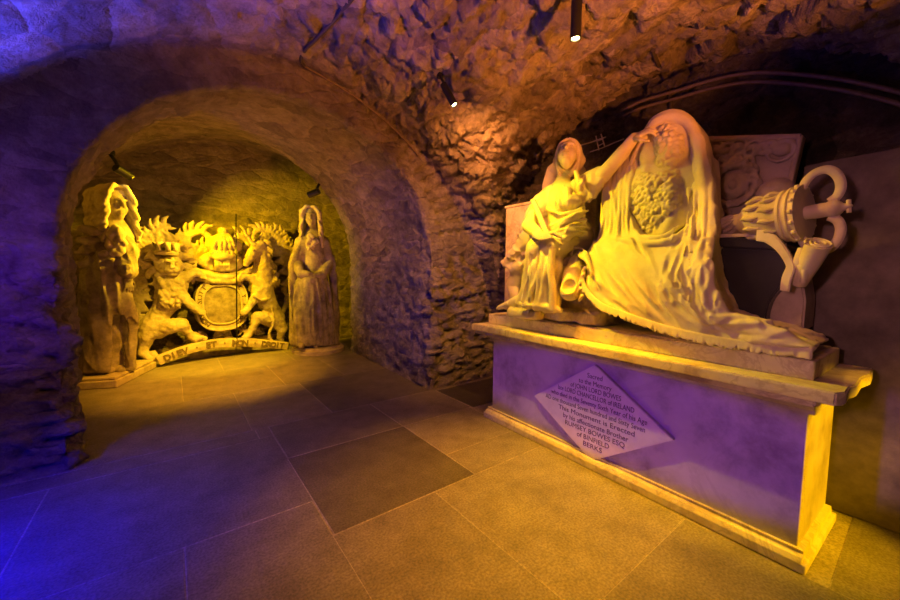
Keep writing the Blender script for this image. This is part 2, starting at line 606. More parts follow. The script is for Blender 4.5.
def carve_head(v, c, f, s=1.0, up=(0, 0, 1), wide=1.0):
    M = frame(f, up)
    c = np.array(c, float)
    W = lambda a, b, d: c + s * (M @ np.array([a, b, d]))
    E = lambda p, r, k=0.012, op='u': v.ell(W(*p), [q * s for q in r], M, k * s, op)
    E((0, -0.012, 0.03), (0.078 * wide, 0.098, 0.095))
    E((0, 0.03, -0.03), (0.06 * wide, 0.068, 0.10), 0.03)
    E((0, 0.068, -0.105), (0.026, 0.024, 0.022), 0.03)
    for e in (-1, 1):
        E((e * 0.040, 0.062, -0.045), (0.022, 0.026, 0.03), 0.03)
        E((e * 0.030, 0.104, 0.010), (0.022, 0.016, 0.014), 0.010, 's')
        E((e * 0.030, 0.084, 0.008), (0.015, 0.012, 0.011), 0.004)
        v.cap(W(e * 0.012, 0.098, 0.036), W(e * 0.05, 0.08, 0.034), 0.010 * s, 0.008 * s, 0.010 * s)
        E((e * 0.078 * wide, -0.005, -0.005), (0.010, 0.02, 0.03), 0.008)
    v.cap(W(0, 0.098, 0.024), W(0, 0.124, -0.028), 0.008 * s, 0.014 * s, 0.010 * s)
    v.cap(W(-0.018, 0.100, -0.058), W(0.018, 0.100, -0.058), 0.007 * s, None, 0.006 * s)
    v.cap(W(-0.014, 0.098, -0.074), W(0.014, 0.098, -0.074), 0.008 * s, None, 0.006 * s)
    v.cap(W(-0.02, 0.109, -0.066), W(0.02, 0.109, -0.066), 0.004 * s, None, 0.003 * s, 's')


def carve_hand(v, wrist, d, nrm, s=1.0, curl=0.5, thumb=1):
    """palm and five fingers; d along the fingers, nrm out of the back of the hand"""
    d = unit(d); nrm = unit(np.array(nrm, float) - (np.array(nrm, float) @ d) * d)
    w = np.cross(d, nrm)
    wrist = np.array(wrist, float)
    M = np.stack([d, w, nrm], 1)
    v.ell(wrist + d * 0.045 * s, [0.055 * s, 0.042 * s, 0.018 * s], M, 0.012)
    for i, L in enumerate((0.068, 0.08, 0.075, 0.058)):
        o = (i - 1.5) * 0.021 * s
        p = wrist + d * 0.085 * s + w * o
        pts = [wrist + d * 0.05 * s + w * o * 0.8, p]
        a = 0.15
        for q in (0.45, 0.32, 0.25):
            a += curl * (0.55 if q > 0.4 else 0.7)
            p = p + (d * math.cos(a) - nrm * math.sin(a)) * L * q * s + w * o * 0.12
            pts.append(p)
        v.chain(pts, [0.011 * s, 0.0105 * s, 0.0095 * s, 0.0085 * s, 0.007 * s], 0.004)
    p0 = wrist + d * 0.02 * s + w * thumb * 0.03 * s
    v.chain([p0, p0 + (d * 0.6 + w * thumb * 0.7 - nrm * 0.3) * 0.045 * s, p0 + (d * 0.9 + w * thumb * 0.55 - nrm * 0.5) * 0.075 * s],
            [0.014 * s, 0.011 * s, 0.008 * s], 0.006)


def text_mesh(body, size, extrude=0.0012, align='CENTER', bold=0.0):
    cu = bpy.data.curves.new('lettering', 'FONT')
    cu.body = body; cu.size = size; cu.align_x = align; cu.align_y = 'CENTER'
    cu.extrude = extrude; cu.resolution_u = 3; cu.offset = bold
    ob = bpy.data.objects.new('lettering', cu)
    COL.objects.link(ob)
    dg = bpy.context.evaluated_depsgraph_get(); dg.update()
    me = bpy.data.meshes.new_from_object(ob.evaluated_get(dg))
    V = np.array([tuple(v.co) for v in me.vertices]).reshape(-1, 3)
    F = [tuple(p.vertices) for p in me.polygons]
    bpy.data.objects.remove(ob); bpy.data.meshes.remove(me); bpy.data.curves.remove(cu)
    return V, F


#PART2
# ================================================================== the vaulted shell
def ell2(u, v, a, b):
    k0 = np.sqrt((u / a) ** 2 + (v / b) ** 2)
    k1 = np.sqrt((u / a ** 2) ** 2 + (v / b ** 2) ** 2) + 1e-6
    return k0 * (k0 - 1) / k1


def sstep(x, a, b):
    t = np.clip((x - a) / (b - a), 0, 1)
    return t * t * (3 - 2 * t)


XR = 3.04           # lunette wall behind the monument
SH = Vol((-1.85, -2.75, -0.15), (3.30, 7.1, 3.6), 0.022)


def air_main(X, Y, Z):
    e = ell2(X - 0.8, np.maximum(Z - 0.12, 0), 2.4, 2.87)
    return np.maximum(np.maximum(e, np.abs(Y - 0.35) - 2.95), -0.06 - Z)


def air_cross(X, Y, Z):
    e = ell2(Y - 1.33, np.maximum(Z - 1.2, 0), 1.72, 1.62)
    return np.maximum(np.maximum(e, X - XR), np.maximum(1.0 - X, -0.06 - Z))


def air_alcove(X, Y, Z):
    l = -0.555 - 0.66 * sstep(Y, 3.75, 4.1)
    r = 2.235 + 0.03 * (Y - 3.3) + 0.75 * sstep(Y, 5.70, 5.9)
    ap = 2.74 + 0.62 * sstep(Y, 3.6, 7.4)
    e = ell2(X - (l + r) / 2 + 0 * Z, np.maximum(Z - 1.45, 0) / (ap - 1.45), 1.0 * (r - l) / 2, 1.0)
    e = e * 1.0
    return np.maximum(np.maximum(e, np.abs(Y - 5.05) - 1.87), -0.06 - Z)


lo, hi = SH.lo, SH.lo + SH.h * SH.n
SH.fn(lo, hi, air_main, 0)
SH.fn(lo, hi, air_cross, 0.14)
SH.fn(lo, hi, air_alcove, 0.012)
P, Q = SH.raw()
del SH
fn_ = np.cross(P[Q][:, 2] - P[Q][:, 0], P[Q][:, 3] - P[Q][:, 1])
vn = np.zeros_like(P)
for k in range(4): np.add.at(vn, Q[:, k], fn_)
vn /= np.linalg.norm(vn, axis=1)[:, None] + 1e-9
x, y, z = P.T
# stones
f1, f2, cid = worley(x * 5.2 + 1.2 * z, y * 4.2, z * 8.5 - 1.5 * x, 3)
wx, wy, wz = 0.35 * vnoise(x * 3, y * 3, z * 3, 71), 0.35 * vnoise(x * 3, y * 3, z * 3, 72), 0.35 * vnoise(x * 3, y * 3, z * 3, 73)
h1, h2, hid = worley(x * 11 + wx * 4, y * 9 + wy * 4, z * 17 + wz * 4, 6)
rid = 1 - np.abs(fbm(x * 3.5, y * 3.5, z * 6.0, 4, 51)) * 3.2
rub = 0.075 * (cid - 0.5) + 0.03 * (np.minimum((f2 - f1) * 4, 1) - 0.7) + 0.035 * (hid - .5) + 0.018 * (np.minimum((h2 - h1) * 4, 1) - .7) - 0.055 * np.clip(rid - 0.62, 0, 1) + 0.05 * fbm(x * 1.3, y * 1.3, z * 1.3, 3, 9)
smooth_l = 1 - sstep(x + 0.25 * y, 0.9, 2.0) * 1.0
rub = rub * (1 - 0.78 * smooth_l * sstep(z, 1.7, 2.2))
g1, g2, gid = worley(x * 3.0, y * 3.4, z * 8.5, 8)
crs = 0.032 * (gid - 0.5) + 0.02 * (np.minimum((g2 - g1) * 4, 1) - 0.75) + 0.02 * (hid - .5) + 0.03 * fbm(x * 8, y * 8, z * 8, 4, 15)
ring = 0.018 * fbm(x * 9, y * 9, z * 9, 4, 25) + 0.012 * fbm(x * 2, y * 2, z * 2, 3, 31)
# voussoir joints of the arch ring, its right haunch only
ang = np.arctan2((z - 1.45) / 1.3, (x - 0.85) / 1.36)
vj = np.abs(((ang * 13.0) % 1.0) - 0.5)
rad = np.sqrt(((z - 1.45) / 1.3) ** 2 + ((x - 0.85) / 1.36) ** 2)
vous = -0.045 * (vj < 0.11) * (ang < 1.25) * (ang > 0.15) * (rad > 1.12) + 0.03 * (_hash(np.floor(ang * 13.0 + 0.5).astype(np.int64), np.zeros(len(ang), np.int64), np.zeros(len(ang), np.int64), 3) - 0.5) * (ang < 1.25)
front = sstep(y, 3.22, 3.28) * (1 - sstep(y, 3.36, 3.46))
upper = sstep(z, 1.25, 1.65)
alc = sstep(y, 3.36, 3.46)
nearf = sstep(y, 2.95, 3.2)
rub = rub * (1 - 0.5 * nearf)
disp = rub * (1 - front) * (1 - alc) + front * (crs * 2.4 * (1 - upper) + (ring + vous) * upper) + alc * (crs * (1 - 0.4 * upper))
disp = np.where(z < 0.02, 0, disp)
back_ = sstep(y, 6.7, 6.85)
disp = disp * (1 - 0.4 * back_)
P2 = P - vn * disp[:, None]
fc = P[Q].mean(1); fnn = fn_ / (np.linalg.norm(fn_, axis=1)[:, None] + 1e-9)
X_, Y_, Z_ = fc.T
lab = np.zeros(len(Q), int)                       # 0 ceiling of the main vault
ground = (Z_ < 0.0) & (fnn[:, 2] < -0.6)
lab[(Z_ < 1.25) & (X_ < 0.5)] = 1                  # wall_left
lab[(Z_ < 1.25) & (X_ >= 0.5)] = 2                 # wall_right
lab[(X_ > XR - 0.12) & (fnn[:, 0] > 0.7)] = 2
lab[Y_ < -2.45] = 3                                # wall_rear
lab[(Y_ > 3.2) & (Y_ < 3.42) & ((fnn[:, 1] > 0.3) | (Y_ > 3.31))] = 4   # the arch wall
inn = (Y_ >= 3.42) | ((Y_ > 3.31) & (lab != 4))
lab[inn & (Z_ >= 1.45)] = 5                        # alcove vault
lab[inn & (Z_ < 1.45) & (X_ < 0.5)] = 6
lab[inn & (Z_ < 1.45) & (X_ >= 0.5)] = 7
lab[(Y_ > 6.75) & (fnn[:, 1] > 0.5)] = 8
# shading normals of the displaced whole, so the split leaves no seams
fn2 = np.cross(P2[Q][:, 2] - P2[Q][:, 0], P2[Q][:, 3] - P2[Q][:, 1])
vn2 = np.zeros_like(P)
for k in range(4): np.add.at(vn2, Q[:, k], fn2)
vn2 /= np.linalg.norm(vn2, axis=1)[:, None] + 1e-9
names = ['ceiling', 'wall_left', 'wall_right', 'wall_rear', 'wall_front', 'ceiling', 'wall_left', 'wall_right', 'wall_back']
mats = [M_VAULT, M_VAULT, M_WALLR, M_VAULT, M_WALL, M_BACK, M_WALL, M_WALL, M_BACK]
labels = ['rough rubble vault over the monument', 'rubble wall low on the left', 'dark rubble wall behind the monument',
          'rubble wall behind the viewer', 'arched stone wall with piers either side', 'stone vault of the alcove',
          'left side wall of the alcove', 'right side wall of the alcove', 'coursed stone wall behind the royal arms']
for i in range(9):
    q = Q[(lab == i) & ~ground]
    if not len(q): continue
    use, inv = np.unique(q, return_inverse=True)
    q2 = inv.reshape(q.shape)[:, ::-1]
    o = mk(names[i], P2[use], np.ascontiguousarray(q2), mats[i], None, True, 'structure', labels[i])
    o.data.normals_split_custom_set_from_vertices([tuple(v) for v in -vn2[use]])
SHELL = BVHTree.FromPolygons([tuple(v) for v in P2], [tuple(f) for f in Q[~ground]])


def on_shell(px, py, off=0.02):
    d = Vector(ray(px, py)).normalized()
    h = SHELL.ray_cast(Vector(CAM), d)
    return np.array(h[0] - d * off)


# ------------------------------------------------------------------ flagstone floor
def flags():
    T = []   # x0,x1,y0,y1,tone
    def row(y0, y1, xs, tones=None):
        for i, (a, b) in enumerate(zip(xs, xs[1:])):
            T.append((a, b, y0, y1, tones[i] if tones and tones[i] else 0.9 + 0.2 * random.random()))
    row(-2.6, -0.2, [0.585, 1.5, 3.3]); row(-0.2, 0.725, [0.585, 1.335, 2.14])
    row(-0.2, 0.185, [2.14, 3.3], [1.0])
    row(0.725, 1.715, [0.585, 1.2, 2.25], [0.95, 1.1]); row(1.715, 2.03, [1.52, 2.25], [1.05])
    row(1.715, 2.64, [0.595, 1.52], [0.55]); row(2.03, 2.64, [1.52, 2.25], [1.12])
    row(2.64, 3.285, [0.6, 1.515, 2.28], [0.85, 1.0])
    row(2.62, 3.25, [2.28, 3.2], [0.35]); row(-2.6, 0.9, [-1.9, -0.62, 0.585]); row(0.9, 2.05, [-1.9, -0.62, 0.0, 0.59])
    row(2.05, 3.09, [-1.9, -0.625, 0.597]); row(3.09, 3.285, [-1.9, 0.5, 0.6]); row(3.25, 3.5, [2.26, 3.2], [0.8])
    row(3.285, 4.42, [-1.1, 0.48, 1.14, 3.0], [1.0, 1.1, 0.72]); row(4.42, 5.5, [-1.1, 0.05, 1.0, 1.7, 3.0]); row(5.5, 7.1, [-1.1, 0.5, 1.4, 3.0])
    V, F, tone = [], [], []
    g = 0.0045
    for a, b, c, d, t in T:
        i = len(V)
        dz = 0.0015 * (random.random() - 0.5)
        V += [(a + g, c + g, dz), (b - g, c + g, dz), (b - g, d - g, dz), (a + g, d - g, dz),
              (a, c, -0.003), (b, c, -0.003), (b, d, -0.003), (a, d, -0.003)]
        F += [(i, i + 1, i + 2, i + 3), (i + 4, i + 5, i + 1, i), (i + 5, i + 6, i + 2, i + 1), (i + 6, i + 7, i + 3, i + 2), (i + 7, i + 4, i, i + 3)]
        tone += [t] + [1.6] * 4
    i = len(V)
    V += [(-1.9, -2.7, -0.004), (3.3, -2.7, -0.004), (3.3, 7.1, -0.004), (-1.9, 7.1, -0.004)]
    F.append((i, i + 1, i + 2, i + 3)); tone.append(1.6)
    o = mk('floor', V, F, M_FLOOR, None, False, 'structure', 'large worn stone flags')
    ca = o.data.color_attributes.new('tone', 'FLOAT_COLOR', 'CORNER')
    for p in o.data.polygons:
        for li in p.loop_indices:
            ca.data[li].color = (tone[p.index],) * 3 + (1,)


flags()

# ================================================================== tomb chest
TR = R(-2.0)
tomb = thing('tomb_chest', 'long grey marble tomb chest with a wide moulded top, carrying the carved group', 'tomb', (2.17, 0.26, 0), rotz=TR, local=True)
m = MB()
m.box((-0.03, -0.005, 0.0), (0.60, 2.14, 0.045), 0.006)
m.prism([(-0.03, 0.045), (-0.018, 0.066), (0.005, 0.074), (0.0, 0.09), (0.56, 0.09), (0.59, 0.045)], 1, 0.012, 2.12)
m.build('base_moulding', M_SLAB, tomb)
m = MB(); m.box((0.018, 0.035, 0.08), (0.565, 2.075, 0.715), 0.004)
m.build('chest_body', M_TOMB, tomb)
m = MB()
m.prism([(0.018, 0.70), (0.0, 0.705), (0.0, 0.722), (-0.022, 0.735), (-0.05, 0.765), (0.57, 0.765), (0.57, 0.70)], 1, 0.012, 2.10)
m.build('neck_moulding', M_TOMB, tomb)
m = MB()
edge = [(-0.115, 2.225), (-0.115, -0.06), (-0.07, -0.082), (0.05, -0.075), (0.11, -0.088), (0.30, -0.08), (0.42, -0.095), (0.585, -0.085), (0.60, -0.05), (0.60, 2.225)]
m.prism(edge, 2, 0.79, 0.845)
low = [(-0.095, 2.205), (-0.095, 0.0), (-0.06, -0.012), (0.04, 0.0), (0.10, -0.03), (0.22, -0.01), (0.4, -0.035), (0.58, -0.03), (0.58, 2.205)]
m.prism(low, 2, 0.762, 0.79)
bmesh.ops.bevel(m.bm, geom=[e for e in m.bm.edges], offset=0.006, segments=2, affect='EDGES')
m.build('table_slab', M_SLAB, tomb, False, None, 'overhanging slab chipped at its right end')
# lozenge tablet with its inscription
m = MB()
c0 = (1.055, 0.366)
loz = [(c0[0] + 0.515, c0[1] - 0.018), (c0[0], c0[1] + 0.338), (c0[0] - 0.50, c0[1] + 0.02), (c0[0], c0[1] - 0.318)]
m.prism(loz, 0, -0.010, 0.03)
bmesh.ops.bevel(m.bm, geom=[e for e in m.bm.edges], offset=0.004, segments=2, affect='EDGES')
tablet = m.build('inscription_tablet', M_TABLET, tomb, False, None, 'pale lozenge tablet with an engraved inscription')
lines = [('Sacred', 0.622, 0.11, 0), ('to the Memory', 0.574, 0.24, 0), ('of JOHN LORD BOWES', 0.528, 0.37, 0), ('late LORD CHANCELLOR of IRELAND', 0.481, 0.56, -0.01),
         ('who died in the Seventy Sixth Year of his Age', 0.434, 0.70, 0), ('AD one thousand Seven hundred and Sixty Seven', 0.386, 0.74, -0.03),
         ('This Monument is Erected', 0.338, 0.56, 0), ('by his affectionate Brother', 0.290, 0.48, 0), ('RUMSEY BOWES ESQ', 0.243, 0.44, 0.0),
         ('of BINFIELD', 0.195, 0.24, 0), ('BERKS', 0.148, 0.14, 0)]
TV, TF = [], []
for s, zc, wd, dy in lines:
    V, F = text_mesh(s, 0.05, 0.0008, bold=0.0)
    w = V[:, 0].max() - V[:, 0].min()
    V[:, 0] *= wd / w; V[:, 1] *= 0.94
    o0 = sum(len(v) for v in TV)
    TV.append(np.stack([-0.0105 - V[:, 2], c0[1] * 0 + 1.05 - dy - V[:, 0], zc + V[:, 1]], 1))
    TF += [tuple(i + o0 for i in f) for f in F]
mk('inscription', np.concatenate(TV), TF, M_INK, tablet)

# the block the carving stands on
blk = thing('carving_plinth', 'low marble plinth lying on the tomb slab under the carved group', 'plinth', (2.17, 0.26, 0.845), rotz=TR, local=True)
m = MB()
m.box((0.03, 0.03, 0.0), (0.55, 2.16, 0.088), 0.007)
m.build('plinth_block', M_SLAB, blk)
m = MB()
m.box((0.06, 0.06, 0.088), (0.54, 2.13, 0.094), 0.002)
m.build('upper_step', M_MARBLE, blk)
#PART3
# ================================================================== the carved group on the tomb
TOPZ = 0.94


def pts(lst, x=None):
    """[(px,py,x)...] pixel outline points at a given distance from the side wall -> world"""
    return [PX(p[0], p[1], p[2] if len(p) > 2 else x) for p in lst]


# ---- mourning woman
wom = thing('mourning_woman_statue', 'seated veiled marble woman left of the medallion, one arm raised to the drapery', 'statue',
            (2.42, 1.8, TOPZ))
HC = PX(568.5, 157.5, 2.44)
hf = (-0.80, -0.40, 0.42)
v = Vol((2.08, 1.0, 0.93), (2.72, 2.42, 2.36), 0.0075)
carve_head(v, HC + 0.018 * unit(hf), hf, 0.98)
v.chain(pts([(566, 168, 2.46), (562, 182, 2.45), (560, 193, 2.44)]), [0.052, 0.050, 0.072], 0.03)
# trunk under the robe
v.ell(PX(563, 201, 2.44), (0.125, 0.175, 0.15), None, 0.05)
v.ell(PX(566, 218, 2.45), (0.115, 0.14, 0.12), None, 0.06)
v.ell(PX(567, 234, 2.46), (0.16, 0.19, 0.13), None, 0.06)
# arms
sh_r, el_r, wr_r = pts([(547, 197, 2.40), (529, 226, 2.26), (540, 236, 2.08)])
v.chain([sh_r, el_r], [0.062, 0.052], 0.03)
v.chain([el_r, (el_r + wr_r) / 2, wr_r], [0.05, 0.046, 0.032], 0.02)
carve_hand(v, wr_r, PX(550, 242.5, 2.04) - wr_r, (-0.6, 0.2, 0.7), 1.25, 0.5, -1)
sh_l, el_l, md_l, wr_l = pts([(584, 190, 2.46), (603, 175, 2.44), (620, 156, 2.44), (634, 138, 2.46)])
v.chain([sh_l, el_l], [0.062, 0.052], 0.03)
v.chain([el_l, md_l, wr_l], [0.052, 0.047, 0.033], 0.02)
carve_hand(v, wr_l, PX(648, 131, 2.46) - wr_l, (-0.5, 0.2, 0.7), 1.15, 0.7, 1)
# legs and the bare foot
k1, k2 = pts([(538, 248, 2.22), (553, 248, 2.22)])
a1, a2 = pts([(529, 300, 2.27), (550, 302, 2.27)])
hipc = PX(566, 238, 2.45)
v.chain([hipc + np.array([0, .06, 0]), k1], [0.11, 0.08], 0.03)
v.chain([hipc - np.array([0, .08, 0]), k2], [0.11, 0.08], 0.03)
v.chain([k1, a1], [0.075, 0.045], 0.03); v.chain([k2, a2], [0.075, 0.045], 0.03)
heel, ball, toe = pts([(527, 300, 2.26), (510, 303.5, 2.26), (499, 307.5, 2.26)])
v.chain([heel, (heel + ball) / 2 + np.array([0, 0, 0.012]), ball, toe], [0.045, 0.042, 0.033, 0.02], 0.02)
for i in range(5):
    o = np.array([(i - 2) * 0.017, 0, 0])
    v.chain([ball + o, toe + o + np.array([0, -0.012 * abs(i - 1), -0.004])], [0.016, 0.012], 0.004)
v.rough(0.003, 14, 4)
v.build('body', M_MARBLE, wom)

# ---- her robe
v = Vol((2.05, 1.38, 0.93), (2.74, 2.46, 2.08), 0.0075)
v.ell(PX(563, 203, 2.44), (0.130, 0.175, 0.130), None, 0.04)
v.ell(PX(566, 217, 2.45), (0.120, 0.145, 0.12), None, 0.05)
v.ell(PX(567, 236, 2.46), (0.175, 0.19, 0.135), None, 0.05)
v.chain([sh_r + np.array([0, -.05, .02]), (sh_r * .62 + el_r * .38)], [0.075, 0.075], 0.03)
v.chain(pts([(541, 202, 2.38), (533, 214, 2.36), (527, 228, 2.38), (521, 238, 2.42)]), [0.07, 0.062, 0.06, 0.05], 0.03)
v.chain([sh_l + np.array([0, .05, .02]), sh_l * .5 + el_l * .5], [0.078, 0.085], 0.03)
# hanging sleeve of the raised arm
for i, (p, q) in enumerate([((590, 176), (583, 202)), ((595, 174), (588, 200)), ((599, 172), (594, 196)), ((602, 173), (599, 186))]):
    v.chain(pts([(p[0], p[1], 2.44), ((p[0] + q[0]) / 2 + 1, (p[1] + q[1]) / 2, 2.42), (q[0], q[1], 2.44)]), [0.04, 0.034, 0.022], 0.015)
# knotted cloth on her left shoulder
v.chain(pts([(576, 172, 2.36), (578, 180, 2.33), (581, 189, 2.34)]), [0.018, 0.024, 0.02], 0.01)
v.chain(pts([(579, 176, 2.34), (583, 183, 2.33)]), [0.014, 0.016], 0.008)
# bodice folds down to the girdle
for i in range(13):
    t = i / 12
    x0 = 545 + 38 * t; x1 = 550 + 31 * t
    dx = 2.335 + 0.10 * (2 * t - 1) ** 2 - 0.02
    v.chain(pts([(x0, 190 + 3 * math.sin(9 * t), dx + 0.03), ((x0 + x1) / 2 + 1.5 * math.sin(i * 2.1), 201, dx - 0.015), (x1, 211, dx + 0.02)]),
            [0.012, 0.022 + 0.006 * (i % 2), 0.014], 0.005, sub=4)
v.chain(pts([(549, 209, 2.33), (557, 213, 2.285), (567, 214, 2.29), (577, 212, 2.32), (583, 209, 2.38)]), 0.02, 0.01, sub=3)
# sash swathed across the hips
for j in range(7):
    o = j * 3.6
    w = 1.6 * math.sin(j * 2.3)
    v.chain(pts([(543 + j * 1.5, 231 + o * .9, 2.285), (553 + w, 226 + o * .75, 2.24), (566, 219 + o * 0.8 + w, 2.245), (578 - w, 214 + o * .95, 2.30), (588, 211 + o * 1.2, 2.42)]),
            [0.010, 0.019 + .004 * (j % 2), 0.021, 0.018, 0.012], 0.004, sub=4)
# thighs and lap
v.chain([hipc + np.array([0, .07, 0]), k1 + np.array([0.0, 0, 0])], [0.14, 0.086], 0.03)
v.chain([hipc - np.array([0, .06, 0.01]), k2], [0.14, 0.082], 0.03)
v.chain([(hipc + k1) / 2, (k1 + k2) / 2], [0.11, 0.06], 0.03)
# skirt down to the plinth
v.chain([k1, (k1 + a1) / 2, a1 + np.array([0, -.01, 0.0])], [0.083, 0.078, 0.088], 0.03)
v.chain([k2, (k2 + a2) / 2, a2], [0.08, 0.075, 0.085], 0.03)
v.box((2.18, 1.80, 0.94), (2.42, 2.12, 1.02), 0.03, 0.05)
for i in range(12):
    t = i / 11
    xa = 533 + 24 * t; xb = 519 + 38 * t
    wob = 2 * math.sin(i * 1.9)
    d0 = 2.145 + 0.05 * (2 * t - 1) ** 2
    v.chain(pts([(xa, 249 + 5 * abs(t - .4), d0 + 0.02), ((xa * 2 + xb) / 3 + wob, 268, d0 - 0.005), ((xa + 2 * xb) / 3 - wob, 288, d0 + 0.005), (xb, 303 + 4 * t, d0 + 0.02)]),
            [0.014, 0.020 + 0.008 * (i % 2), 0.024, 0.028], 0.005, sub=5)
for i in range(9):   # rumpled hem
    t = i / 8
    v.cap(PX(521 + 35 * t, 304 + 4 * t, 2.16), PX(525 + 35 * t, 307.5 + 3 * t, 2.165), 0.024, 0.02, 0.012)
# broad fold between the knees and outer curtain fold
v.chain(pts([(552, 250, 2.14), (551, 272, 2.13), (553, 292, 2.14), (553, 309, 2.15)]), [0.022, 0.024, 0.028, 0.03], 0.008, sub=4)
# cloth thrown over the seat at her right side
for i in range(8):
    t = i / 7
    v.chain(pts([(533 - 4 * t, 228 + 15 * t, 2.36), (521 - 7 * t, 240 + 13 * t, 2.36), (508 - 3 * t, 258 + 8 * t, 2.40)]),
            [0.045, 0.034, 0.026], 0.005, sub=4)
v.chain(pts([(504, 262, 2.4), (513, 269, 2.4), (522, 266, 2.38), (529, 262, 2.36)]), [0.03, 0.035, 0.035, 0.04], 0.02)
v.chain(pts([(524, 262, 2.45), (514, 285, 2.5), (520, 302, 2.5)]), [0.07, 0.07, 0.08], 0.05)
v.pleat((2.05, 1.50, 1.80), (2.60, 2.00, 2.03), lambda x, y, z: (x * 22, y * 22, z * 4), 0.012, .6, 3)
v.pleat((2.05, 1.75, 0.96), (2.40, 2.20, 1.48), lambda x, y, z: (x * 17, (y + 0.18 * (z - 1.3)) * 19, z * 2.6), 0.016, .6, 5)
v.pleat((2.05, 1.40, 1.50), (2.70, 2.00, 1.80), lambda x, y, z: ((z + .35 * y) * 20, x * 7, y * 4), 0.013, .6, 8)
v.pleat((2.25, 2.05, 1.30), (2.72, 2.46, 1.85), lambda x, y, z: ((z - .6 * y) * 17, x * 14, y * 3), 0.013, .6, 9)
v.rough(0.003, 18, 6)
v.build('robe', M_MARBLE, wom)

# ---- veil, open at the face
v = Vol((2.22, 1.45, 1.86), (2.68, 2.02, 2.40), 0.006)
MH = frame(hf)
u_ = MH[:, 2]; f_ = MH[:, 1]; s_ = MH[:, 0]
v.ell(HC + 0.010 * u_ - 0.036 * f_, (0.098, 0.115, 0.138), MH, 0.02)
v.chain([HC - 0.05 * f_ + 0.03 * u_, PX(556, 172, 2.56), PX(551, 190, 2.53)], [0.085, 0.065, 0.065], 0.03)
v.chain([HC + s_ * 0.075 - .03 * f_, PX(580, 172, 2.56), PX(581, 186, 2.53)], [0.045, 0.045, 0.045], 0.03)
v.chain([HC - s_ * 0.085 - 0.05 * f_, PX(552, 170, 2.53), PX(547, 186, 2.52)], [0.035, 0.04, 0.04], 0.03)
v.ell(HC + 0.115 * f_ - 0.04 * u_ , (0.088, 0.145, 0.146), MH, 0.008, 's')
v.ell(PX(562, 181, 2.36), (0.10, 0.09, 0.09), None, 0.02, 's')
for i in range(7):
    a = -1.3 + 2.6 * i / 6
    c1 = HC + 0.010 * u_ - 0.034 * f_
    arc = [c1 + 0.098 * math.sin(a) * s_ + (math.cos(a) * 0.137) * (math.cos(b) * u_ - math.sin(b) * f_) for b in (0.0, 0.4, .8, 1.2, 1.6)]
    v.chain(arc, [0.004, 0.007, 0.009, 0.010, 0.010], 0.008, sub=3)
v.rough(0.003, 15, 8)
v.build('veil', M_MARBLE, wom)
v = Vol((2.22, 1.5, 1.9), (2.62, 1.95, 2.36), 0.006)
for sd in (-1, 1):
    for i in range(4):
        o = 0.012 * i
        v.chain([HC + sd * 0.01 * s_ + (0.085 - o) * f_ + (0.10 + .3 * o) * u_, HC + sd * (0.055 + o * .4) * s_ + (0.075 - o) * f_ + 0.07 * u_, HC + sd * (0.078 + o * .3) * s_ + (0.045 - o) * f_, HC + sd * 0.075 * s_ + (0.0 - o) * f_ - 0.07 * u_, HC + sd * 0.06 * s_ + (-0.03 - o) * f_ - .12 * u_],
                [0.010, 0.014, 0.015, 0.014, 0.010], 0.004, sub=3)
v.build('hair', M_MARBLE, wom)

# ---- rolled letter in her lap
m = MB()
a, b = PX(533, 201, 2.27), PX(548, 236, 2.14)
m.tube([a + 0.002 * (a - b), a + 0.03 * (b - a), a + 0.032 * (b - a), a * .5 + b * .5, b - 0.032 * (b - a), b - 0.03 * (b - a), b], [.024, .024, .019, .019, .019, .024, .024], 14)
m.build('rolled_letter', M_MARBLE, wom, True)

# ---- rocky seat below her and the jar lying in its hollow
v = Vol((2.22, 1.32, 0.93), (2.72, 2.0, 1.52), 0.009)
v.box((2.40, 1.36, 0.94), (2.68, 1.92, 1.36), 0.05, 0.02)
v.box((2.27, 1.36, 0.94), (2.66, 1.86, 1.035), 0.03, 0.03)
v.rough(0.035, 9, 2)
v.build('rough_seat', M_SLAB, wom, None, 'rough shadowed seat of rock')
jar = thing('marble_jar', 'small marble jar lying under the cloth with its dark mouth to the room', 'jar', PX(573, 282, 2.25))
v = Vol((2.12, 1.45, 1.03), (2.5, 1.8, 1.45), 0.006)
jm, jb = PX(571.5, 285, 2.22), PX(576, 262, 2.34)
v.chain([jm, jm * .6 + jb * .4, jb], [0.068, 0.075, 0.05], 0.02)
ax = unit(jm - jb)
v.cap(jm + ax * 0.05, jm + ax * 0.052, 0.07, 0.07, 0.012)
mo = jm + np.array([-0.085, -0.03, 0.0])
v.ell(mo, (0.06, 0.05, 0.052), None, 0.008, 's')
v.build('jar_body', M_MARBLE, jar)

# ---- portrait medallion
med = thing('portrait_medallion', 'upright oval marble medallion carved with a bewigged bust, draped at its edge', 'medallion', (2.55, 1.08, 1.5))
mc = PX(659, 180, 2.5); mu = PX(672, 122, 2.5) - mc; mr = PX(694, 186, 2.5) - mc
Mi = np.linalg.inv(np.array([[mr[1], mu[1]], [mr[2], mu[2]]]))


def med_st(Y, Z):
    return Mi[0, 0] * (Y - mc[1]) + Mi[0, 1] * (Z - mc[2]), Mi[1, 0] * (Y - mc[1]) + Mi[1, 1] * (Z - mc[2])


def med_disc(X, Y, Z):
    s, t = med_st(Y, Z)
    r = np.sqrt(s * s + t * t)
    d = (r - 1.0) * 0.24
    dish = 0.035 * np.clip(1.05 - r, 0, 1)
    return np.maximum(d, np.maximum(2.50 + dish - X, X - 2.66))


